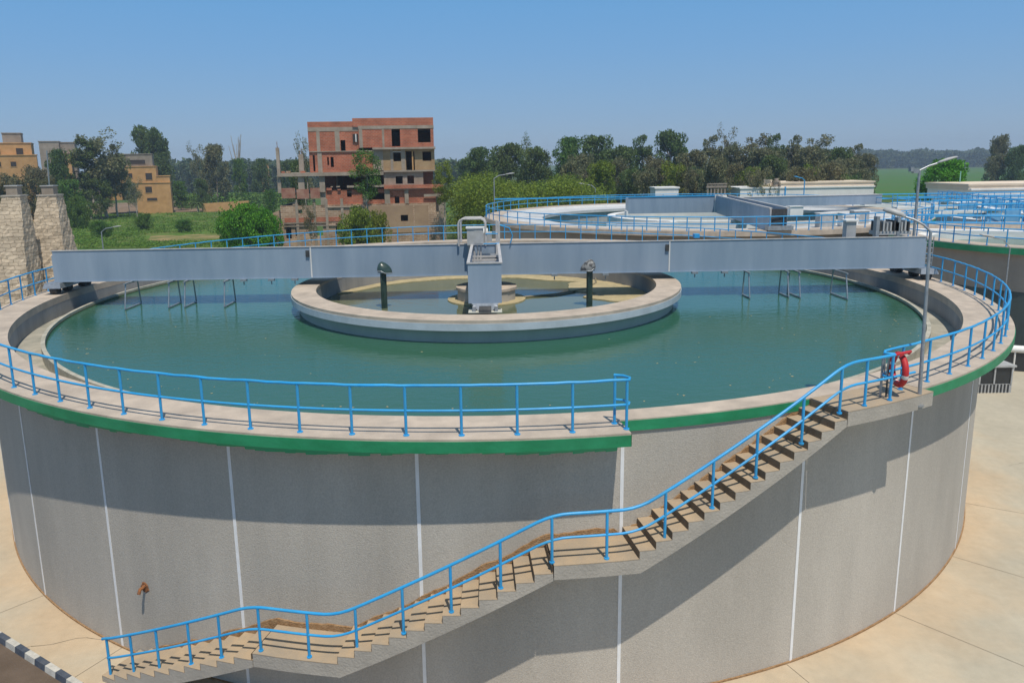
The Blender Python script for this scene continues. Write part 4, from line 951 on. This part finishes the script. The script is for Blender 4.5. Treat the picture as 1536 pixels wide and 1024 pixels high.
proto('broad2', 14, 6.5, .35, 12, lf_mid, 110, .30, 4, split=.2, extra=52, c0=.12, clump=.22)
proto('umbrella', 14, 7.5, .4, 14, lf_dark, 130, .28, 5, split=.6, extra=26, c0=.62, clump=.2)
proto('sparse', 14, 5, .22, 24, lf_grey, 40, .20, 6, split=.3, extra=0, bk=palebark, c0=.4, clump=.21, droop=.4)
proto('leaning', 20, 4, .3, 26, lf_grey, 45, .22, 7, lean=.22, split=.35, extra=0, bk=palebark, c0=.55, clump=.24, droop=.8)
proto('bush', 5, 4.5, .15, 10, lf_yel, 120, .17, 8, split=.05, extra=60, c0=.05, clump=.2)
proto('bush2', 5, 4.5, .15, 10, lf_bright, 130, .15, 9, split=.05, extra=60, c0=.05, clump=.2)
proto('round', 10, 5, .3, 12, lf_bright, 190, .20, 10, split=.1, extra=90, c0=.08, clump=.2)
proto('brownish', 12, 5, .22, 14, lf_brown, 80, .24, 11, split=.15, extra=30, c0=.15, clump=.22, droop=.5)
proto('tall', 20, 3.6, .2, 12, lf_mid, 90, .17, 13, split=.6, extra=26, bk=palebark, c0=.62, clump=.26, droop=.5)
proto('gum', 20, 6.5, .35, 22, lf_grey, 90, .27, 17, split=.35, extra=16, bk=palebark, c0=.45, clump=.21, droop=.6)
proto('far', 16, 7, .4, 5, lf_far, 60, .8, 12, split=.2, extra=30, c0=.1, clump=.24)

G1 = 'trees at the village edge'
plant('gum', 146, 192, 205, 96, 'eucalyptus_tree', 'tall grey-green eucalyptus with pale trunk left of the stepped ochre house', group=G1)
plant('euc2', 122, 206, 202, 60, 'eucalyptus_tree', 'shorter dark eucalyptus crown on the left flank of the tall one', group=G1)
plant('euc', 165, 217, 208, 52, 'eucalyptus_tree', 'slim eucalyptus on the right flank of the tall one', group=G1)
plant('broad', 146, 268, 200, 40, 'broadleaf_tree', 'dark low tree under the tall eucalyptus', group=G1)
plant('umbrella', 222, 193, 265, 70, 'umbrella_tree', 'spreading dark green tree rising behind the stepped ochre house', group=G1)
plant('broad', 240, 228, 262, 44, 'broadleaf_tree', 'dark lower tree right behind the stepped ochre house', group=G1)
plant('broad', 84, 224, 195, 42, 'broadleaf_tree', 'round dark green tree in front of the grey block house', group=G1)
plant('broad2', 100, 270, 180, 46, 'broadleaf_tree', 'low green tree behind the right stone tower', group=G1)
for i, (x, y, Y, w, l) in enumerate(((20, 258, 180, 60, 'brown leafless-looking tree in front of the ochre house at the left edge'), (52, 246, 185, 50, 'brown thin tree right of the ochre house at the left edge'), (2, 268, 150, 60, 'brown tree above the left stone tower'), (66, 262, 165, 40, 'brown bush between the two stone towers'))):
    plant('brownish', x, y, Y, w, 'dry_tree', l, group='dry brown trees')
plant('sparse', 200, 266, 205, 34, 'young_tree', 'young thin tree in front of the stepped ochre house', mat_=lf_grey, group=G1)
plant('sparse', 186, 240, 215, 24, 'young_tree', 'thin tree at the left corner of the stepped ochre house', mat_=lf_dark, group=G1)
plant('broad', 320, 217, 255, 46, 'broadleaf_tree', 'round grey-green tree standing alone beyond the crop field', mat_=lf_grey, group=G1)
plant('sparse', 292, 213, 285, 34, 'pale_tree', 'pale hazy thin tree left of the lone round tree', group=G1)
plant('broad2', 268, 272, 240, 26, 'broadleaf_tree', 'low green tree just right of the stepped ochre house', group=G1)
plant('broad', 300, 268, 235, 24, 'broadleaf_tree', 'low dark tree at the foot of the lone round tree', group=G1)
plant('broad2', 358, 238, 270, 26, 'broadleaf_tree', 'small green tree below the bare trunk', group=G1)
plant('broad', 390, 238, 300, 36, 'broadleaf_tree', 'small dark tree left of the bare concrete columns', group=G1)
plant('broad', 430, 240, 290, 30, 'broadleaf_tree', 'dark tree behind the bare concrete columns', group=G1)
plant('broad2', 404, 284, 190, 22, 'broadleaf_tree', 'low green bush tree left of the brick building', group=G1)
plant('sparse', 452, 200, 150, 40, 'pale_tree', 'thin pale tree rising behind the left end of the brick building', group=G1)
plant('broad', 446, 240, 170, 44, 'broadleaf_tree', 'dark tree seen between the bare concrete columns', group=G1)
# hedge along the field
for i, (x, w, y) in enumerate(((116, 40, 296), (215, 30, 322), (275, 30, 330), (150, 36, 332))):
    plant('bush2' if i != 1 else 'bush', x, y, 170 - i * 8, w, 'field_bush', ['green bush behind the right stone tower', 'low green bush in the middle of the crop field', 'low dark green bush near the sandy track', 'green bush left in the crop field'][i], 'bush', 'bushes in the crop field', mat_=lf_mid)
for i, (x, w, y, Y, l) in enumerate(((372, 84, 308, 108, 'big bright green bush left of the brick building'), (345, 50, 318, 112, 'bright green bush left of the big one'), (400, 50, 316, 110, 'bright green bush against the brick building corner'))):
    plant('bush2', x, y, Y, w, 'green_bush', l, 'bush', 'bright bushes by the brick building')
plant('bush', 535, 318, 104, 66, 'yellow_green_bush', 'yellow-green bush in front of the brick building', 'bush', 'bushes in front of the brick building')
plant('bush', 566, 324, 106, 44, 'yellow_green_bush', 'smaller yellow-green bush right of the one in front of the brick building', 'bush', 'bushes in front of the brick building')
plant('tall', 548, 222, 110, 58, 'climbing_tree', 'loose green tree growing up against the brick building', mat_=lf_mid, zs=1)
plant('broad2', 548, 222, 110.5, 44, 'loose_tree', 'denser crown behind the loose tree against the brick building', mat_=lf_mid) if False else None
plant('tall', 664, 240, 111, 40, 'loose_tree', 'loose olive tree at the right corner of the brick building', mat_=lf_yel)
plant('sparse', 463, 300, 108, 30, 'dry_shrub', 'dry brown shrub against the lower wall of the brick building', 'bush', mat_=lf_brown)
# palm
pm = thing('palm', 'small palm beside the low ochre mud wall', 'palm', (*atZ(297, 318, 0).xy, 0)); b = Vector(pm['_base'])
MB().tube([b, b + Vector((.1, 0, 2.2))], .35, 8, .22).obj('trunk', bark, pm)
fr = MB(); random.seed(8)
for i in range(34):
    an = random.uniform(0, 6.28); L = random.uniform(2.2, 3.4); up = random.uniform(.2, 1.4); pr = None
    for k in range(6):
        f = k / 5; c = b + Vector((math.cos(an) * L * f, math.sin(an) * L * f, 2.2 + up * L * f - 1.1 * L * f * f)); w = .32 * (1 - f * .85); q_ = Vector((-math.sin(an), math.cos(an), 0)) * w
        if pr: fr.add([pr[0], pr[1], c + q_, c - q_], [(0, 1, 2, 3)])
        pr = (c - q_, c + q_)
fr.obj('fronds', lf_dark, pm)
# bare tree
bt = thing('bare_tree', 'tall bare leafless tree with upright whips against the sky', 'tree', (*atY(358, 260, 300).xy, 0)); b = Vector(bt['_base']); zt_ = atY(358, 201, 300).z
s = MB(); random.seed(2)
for i in range(9):
    dx = random.uniform(-3.2, 2.2); dz = random.uniform(.82, 1)
    s.tube([b + Vector((dx * .1, 0, 0)), b + Vector((dx * .25 + random.uniform(-.3, .3), 0, zt_ * .55)), b + Vector((dx * .7, random.uniform(-1, 1), zt_ * .8 * dz)), b + Vector((dx, random.uniform(-1, 1), zt_ * dz))], .22, 5, .09)
s.obj('trunk', palebark, bt)

# wood behind the far tank
G2 = 'trees of the wood behind the far tank'
random.seed(21)
row = [(705, 238, 240, 50, 'broad', 0), (722, 222, 190, 56, 'broad2', lf_dark), (762, 216, 200, 60, 'broad', 0), (790, 199, 205, 28, 'sparse', lf_dark), (800, 222, 185, 60, 'broad2', lf_dark),
       (852, 206, 190, 52, 'broad', lf_mid), (898, 204, 195, 66, 'broad2', lf_dark), (930, 220, 180, 60, 'broad', 0), (870, 232, 165, 50, 'broad2', lf_grey), (964, 202, 200, 40, 'euc2', 0), (1006, 196, 195, 50, 'broad', 0),
       (985, 232, 170, 50, 'brownish', 0), (1040, 226, 175, 56, 'broad', lf_grey), (1070, 203, 190, 40, 'euc2', lf_grey), (1098, 212, 185, 46, 'brownish', lf_grey), (1092, 186, 192, 34, 'sparse', lf_brown), (1128, 215, 180, 50, 'euc2', lf_grey),
       (1120, 178, 188, 46, 'leaning', lf_brown), (1165, 201, 185, 36, 'euc2', 0), (1150, 222, 172, 56, 'broad', lf_grey), (1195, 203, 190, 40, 'euc', 0), (1212, 180, 186, 46, 'leaning', lf_grey), (1220, 220, 175, 56, 'broad', lf_grey),
       (1255, 222, 185, 56, 'broad', 0), (1288, 216, 190, 38, 'euc2', lf_grey), (1270, 238, 170, 60, 'broad', lf_grey), (1303, 232, 195, 30, 'broad', lf_grey)]
desc = ['dark green', 'grey-green', 'olive', 'pale', 'dense', 'loose', 'rounded', 'ragged', 'slender', 'broad']
used = {}
def where(x):
    marks = [(741, 'the white railing lamp'), (893, 'the short white lamp'), (1002, 'the tiny white hut'), (1075, 'the pipe rack'), (1164, 'the roof tank'), (1207, 'the blue lamp'), (1290, 'the long white building end')]
    mk = min(marks, key=lambda m: abs(m[0] - x)); d = x - mk[0]
    return ('right behind ' if abs(d) < 9 else ('just ' if abs(d) < 25 else 'far ') + ('left of ' if d < 0 else 'right of ')) + mk[1]
kd_ = {'broad': 'dense broad', 'broad2': 'leafy rounded', 'euc': 'tall feathery', 'euc2': 'slender ragged', 'sparse': 'thin see-through', 'leaning': 'windblown leaning', 'brownish': 'dry twiggy'}
mt_ = {'dark_leaf': 'dark green', 'mid_leaf': 'green', 'grey_leaf': 'grey-green', 'brown_leaf': 'brownish', 'yellow_leaf': 'yellow-green'}
for i, (x, y, Y, w, k, mm) in enumerate(row):
    cm = PROTO[k][1]; mn = (mm or cm.materials[0]).name
    hgt = 'highest' if y < 204 else 'middling' if y < 222 else 'low'
    lab = f'{hgt} {kd_[k]} {mt_[mn]} tree {where(x)}'
    if lab in used: lab = 'second ' + lab
    used[lab] = 1
    plant(k, x, y, Y, w * 1.15, 'wood_tree', lab, 'tree', G2, mat_=mm or None, rz=0 if k == 'leaning' else None)
# lower front layer of the wood
low = []
for i in range(22):
    x = 860 + i * 21.5; y = 246 + 10 * math.sin(i * 1.7) + random.uniform(-5, 5)
    low.append((x, y, 148 + 12 * math.sin(i * 2.3), 44, ['broad2', 'brownish', 'broad', 'brownish'][i % 4], [lf_grey, lf_brown, lf_yel, lf_grey, lf_dark][i % 5]))
for i, (x, y, Y, w, k, mm) in enumerate(low):
    if x > 1300: continue
    lab = f'low {mt_[mm.name]} {kd_[k]} bush {where(x)}'
    if lab in used: lab = 'smaller ' + lab
    if lab in used: lab = lab.replace('smaller', 'third')
    used[lab] = 1
    plant(k, x, y, Y, w * 1.2, 'wood_bush', lab, 'bush', 'low bushes along the foot of the wood', mat_=mm)
# yellow-green scrub belt right of the brick building: nobody could count it
cl = []; random.seed(31)
for i in range(330):
    x = random.uniform(682, 900); Y = random.uniform(108, 140); 
    top = 262 + 8 * math.sin(x * .05) + (x - 662) * .03 + (140 - Y) * .3
    p = atY(x, top, Y); hh = max(1.5, p.z) * random.uniform(.85, 1.0)
    for zz in (hh - 1.0, hh * .66, hh * .34): cl.append((p.x + random.uniform(-1, 1), Y + random.uniform(-1, 1), zz, 1.7, 1.7, 1.5))
me = leaves_mesh('scrub_belt', cl, 70, .19, lf_yel); o = bpy.data.objects.new('scrub_belt', me); col.objects.link(o)
tag(o, 'thick belt of yellow-green scrub between brick building and far tank', 'scrub', None, 'stuff')
plant('sparse', 812, 268, 118, 30, 'small_tree', 'small thin tree standing out of the scrub belt by the short lamp', mat_=lf_mid)
# right side
plant('round', 1421, 240, 118, 84, 'round_tree', 'dense round bright green tree beside the white building at the right', 'tree')
plant('bush2', 1440, 286, 112, 46, 'green_bush', 'bright green bush under the round green tree', 'bush')
plant('umbrella', 1502, 205, 250, 34, 'umbrella_tree', 'flat-topped tree standing above the far wood at the right edge', mat_=lf_grey)
plant('broad', 1500, 232, 245, 40, 'broadleaf_tree', 'grey-green tree below the flat-topped tree at the right edge', mat_=lf_grey)
plant('broad', 1532, 218, 240, 44, 'broadleaf_tree', 'dark tree cut by the right edge of the picture')
plant('broad2', 1330, 262, 300, 22, 'field_tree', 'small tree in the field left of the lamp with floodlights', mat_=lf_grey) if False else None
# far-off woods reading as one mass
def far_wood(name, label, x0, x1, Y0, Y1, ytop, n, seed, m=lf_far, sz=1.3):
    random.seed(seed); cl = []
    for i in range(n):
        x = random.uniform(x0, x1); Y = random.uniform(Y0, Y1)
        p = atY(x, ytop(x) + random.uniform(-1, 4) + 3 * math.sin(x * .11) * math.sin(x * .031), Y); h = max(4, p.z)
        for f in (.9, .62, .35, .12): cl.append((p.x + random.uniform(-3, 3), Y, h * f, 5 * max(1, Y / 600), 4, h * .17))
    me = leaves_mesh(name, cl, 26, sz, m); o = bpy.data.objects.new(name, me); col.objects.link(o); return tag(o, label, 'wood', None, 'stuff')
far_wood('far_wood', 'hazy line of far-off trees closing the wheat field at the right', 1290, 1580, 1000, 1080, lambda x: 227, 380, 1, lf_far, 2.0)
far_wood('far_wood', 'far-off trees on the horizon behind the brick building and village', 180, 740, 420, 520, lambda x: 243, 420, 2)
far_wood('far_wood', 'far-off trees behind the houses at the left edge', -20, 200, 330, 380, lambda x: 262, 120, 3, sz=1.0)
far_wood('field_hedge', 'low dark green hedge and scrub strip beyond the mud wall', 265, 425, 250, 285, lambda x: 293 + 2 * math.sin(x * .08), 60, 4, lf_mid, .5)
far_wood('field_hedge', 'light green scrub beyond the right end of the wheat field', 1300, 1350, 330, 380, lambda x: 268, 8, 5, lf_mid, .5) if False else None
# crop plants in the near field
cl = []; random.seed(14)
for i in range(1500):
    x = random.uniform(105, 440); y = random.uniform(320, 372); p = atZ(x, y, 0)
    if 220 < x < 335 and 351 < y < 363: continue
    cl.append((p.x, p.y, .2, 1.5, 1.5, .26))
me = leaves_mesh('field_crop', cl, 34, .15, leafm('crop_leaf', (.10, .19, .030), (.15, .23, .045))); o = bpy.data.objects.new('field_crop', me); col.objects.link(o); tag(o, 'bright green leafy crop filling the near field at the left', 'crop', None, 'stuff')
# fence posts, utility pole
up = thing('utility_pole', 'leaning pale utility pole in front of the tall eucalyptus', 'pole', (*atZ(142, 316, 0).xy, 0)); b = Vector(up['_base']); e = atY(131, 236, b.y)
MB().tube([b, e], .35, 8, .22).obj('pole', palebark, up)
up = thing('utility_pole', 'thin pale pole rising behind the right stone tower', 'pole', (*atY(72, 300, 120).xy, 0)); b = Vector(up['_base']); e = atY(70, 226, 120)
MB().tube([b, e], .12, 8, .09).obj('pole', galv, up)

# ------------------------------------------------------------------ haze, sky and sun
hz = MB().box(-1500, 1500, -60, 1400, -1.1, 46).obj('haze', bpy.data.materials.new('haze_air'))
hz['kind'] = 'stuff'; tag(hz, 'thin bluish haze in the air over the plant and the fields', 'haze')
HM = hz.data.materials[0]; HM.use_nodes = True; nt = HM.node_tree; nt.nodes.clear()
out = nt.nodes.new('ShaderNodeOutputMaterial'); pv = nt.nodes.new('ShaderNodeVolumePrincipled')
pv.inputs['Color'].default_value = (.72, .86, 1, 1); pv.inputs['Density'].default_value = .0004; pv.inputs['Anisotropy'].default_value = .2
nt.links.new(pv.outputs[0], out.inputs['Volume'])

SUN_EL, SUN_AZ = 66.0, -73.0     # azimuth as a math angle in the xy plane
w = bpy.data.worlds.new('World'); scn.world = w; w.use_nodes = True; nt = w.node_tree
sky = nt.nodes.new('ShaderNodeTexSky'); sky.sky_type = 'NISHITA'; sky.sun_disc = False; sky.sun_elevation = R(SUN_EL)
sky.sun_rotation = R(90 - SUN_AZ); sky.altitude = 0; sky.air_density = 1.4; sky.dust_density = 0.2; sky.ozone_density = 4.0
bg = nt.nodes['Background']
tcw = nt.nodes.new('ShaderNodeTexCoord'); sx = nt.nodes.new('ShaderNodeSeparateXYZ'); nt.links.new(tcw.outputs['Generated'], sx.inputs[0])
cr = nt.nodes.new('ShaderNodeValToRGB'); nt.links.new(sx.outputs[2], cr.inputs[0])
e = cr.color_ramp.elements; e[0].position = 0; e[0].color = (.27, .41, .60, 1); e[1].position = 1; e[1].color = (.16, .24, .36, 1)
for p_, c_ in ((.06, (.20, .375, .635, 1)), (.14, (.150, .360, .68, 1)), (.25, (.100, .345, .70, 1)), (.42, (.10, .31, .66, 1)), (.55, (.14, .27, .46, 1))):
    q_ = e.new(p_); q_.color = c_
sc_ = nt.nodes.new('ShaderNodeVectorMath'); sc_.operation = 'SCALE'; sc_.inputs['Scale'].default_value = 8.0; nt.links.new(cr.outputs[0], sc_.inputs[0])
mxw = nt.nodes.new('ShaderNodeMix'); mxw.data_type = 'RGBA'; mxw.inputs[0].default_value = .85
nt.links.new(sky.outputs[0], mxw.inputs[6]); nt.links.new(sc_.outputs[0], mxw.inputs[7]); nt.links.new(mxw.outputs[2], bg.inputs['Color'])
bg.inputs['Strength'].default_value = .122
sun = bpy.data.lights.new('sun', 'SUN'); sun.energy = 3.8; sun.angle = R(.5); sun.color = (1, .93, .82)
so = bpy.data.objects.new('sun', sun); col.objects.link(so)
d = Vector((math.cos(R(SUN_EL)) * math.cos(R(SUN_AZ)), math.cos(R(SUN_EL)) * math.sin(R(SUN_AZ)), math.sin(R(SUN_EL))))
so.rotation_euler = d.to_track_quat('Z', 'Y').to_euler(); so.location = d * 60
scn.view_settings.view_transform = 'Standard'; scn.view_settings.look = 'None'; scn.view_settings.exposure = 0; scn.view_settings.gamma = 1
scn.cycles.volume_bounces = 0; scn.cycles.max_bounces = 6
for o in bpy.data.objects:
    if '_base' in o: del o['_base']
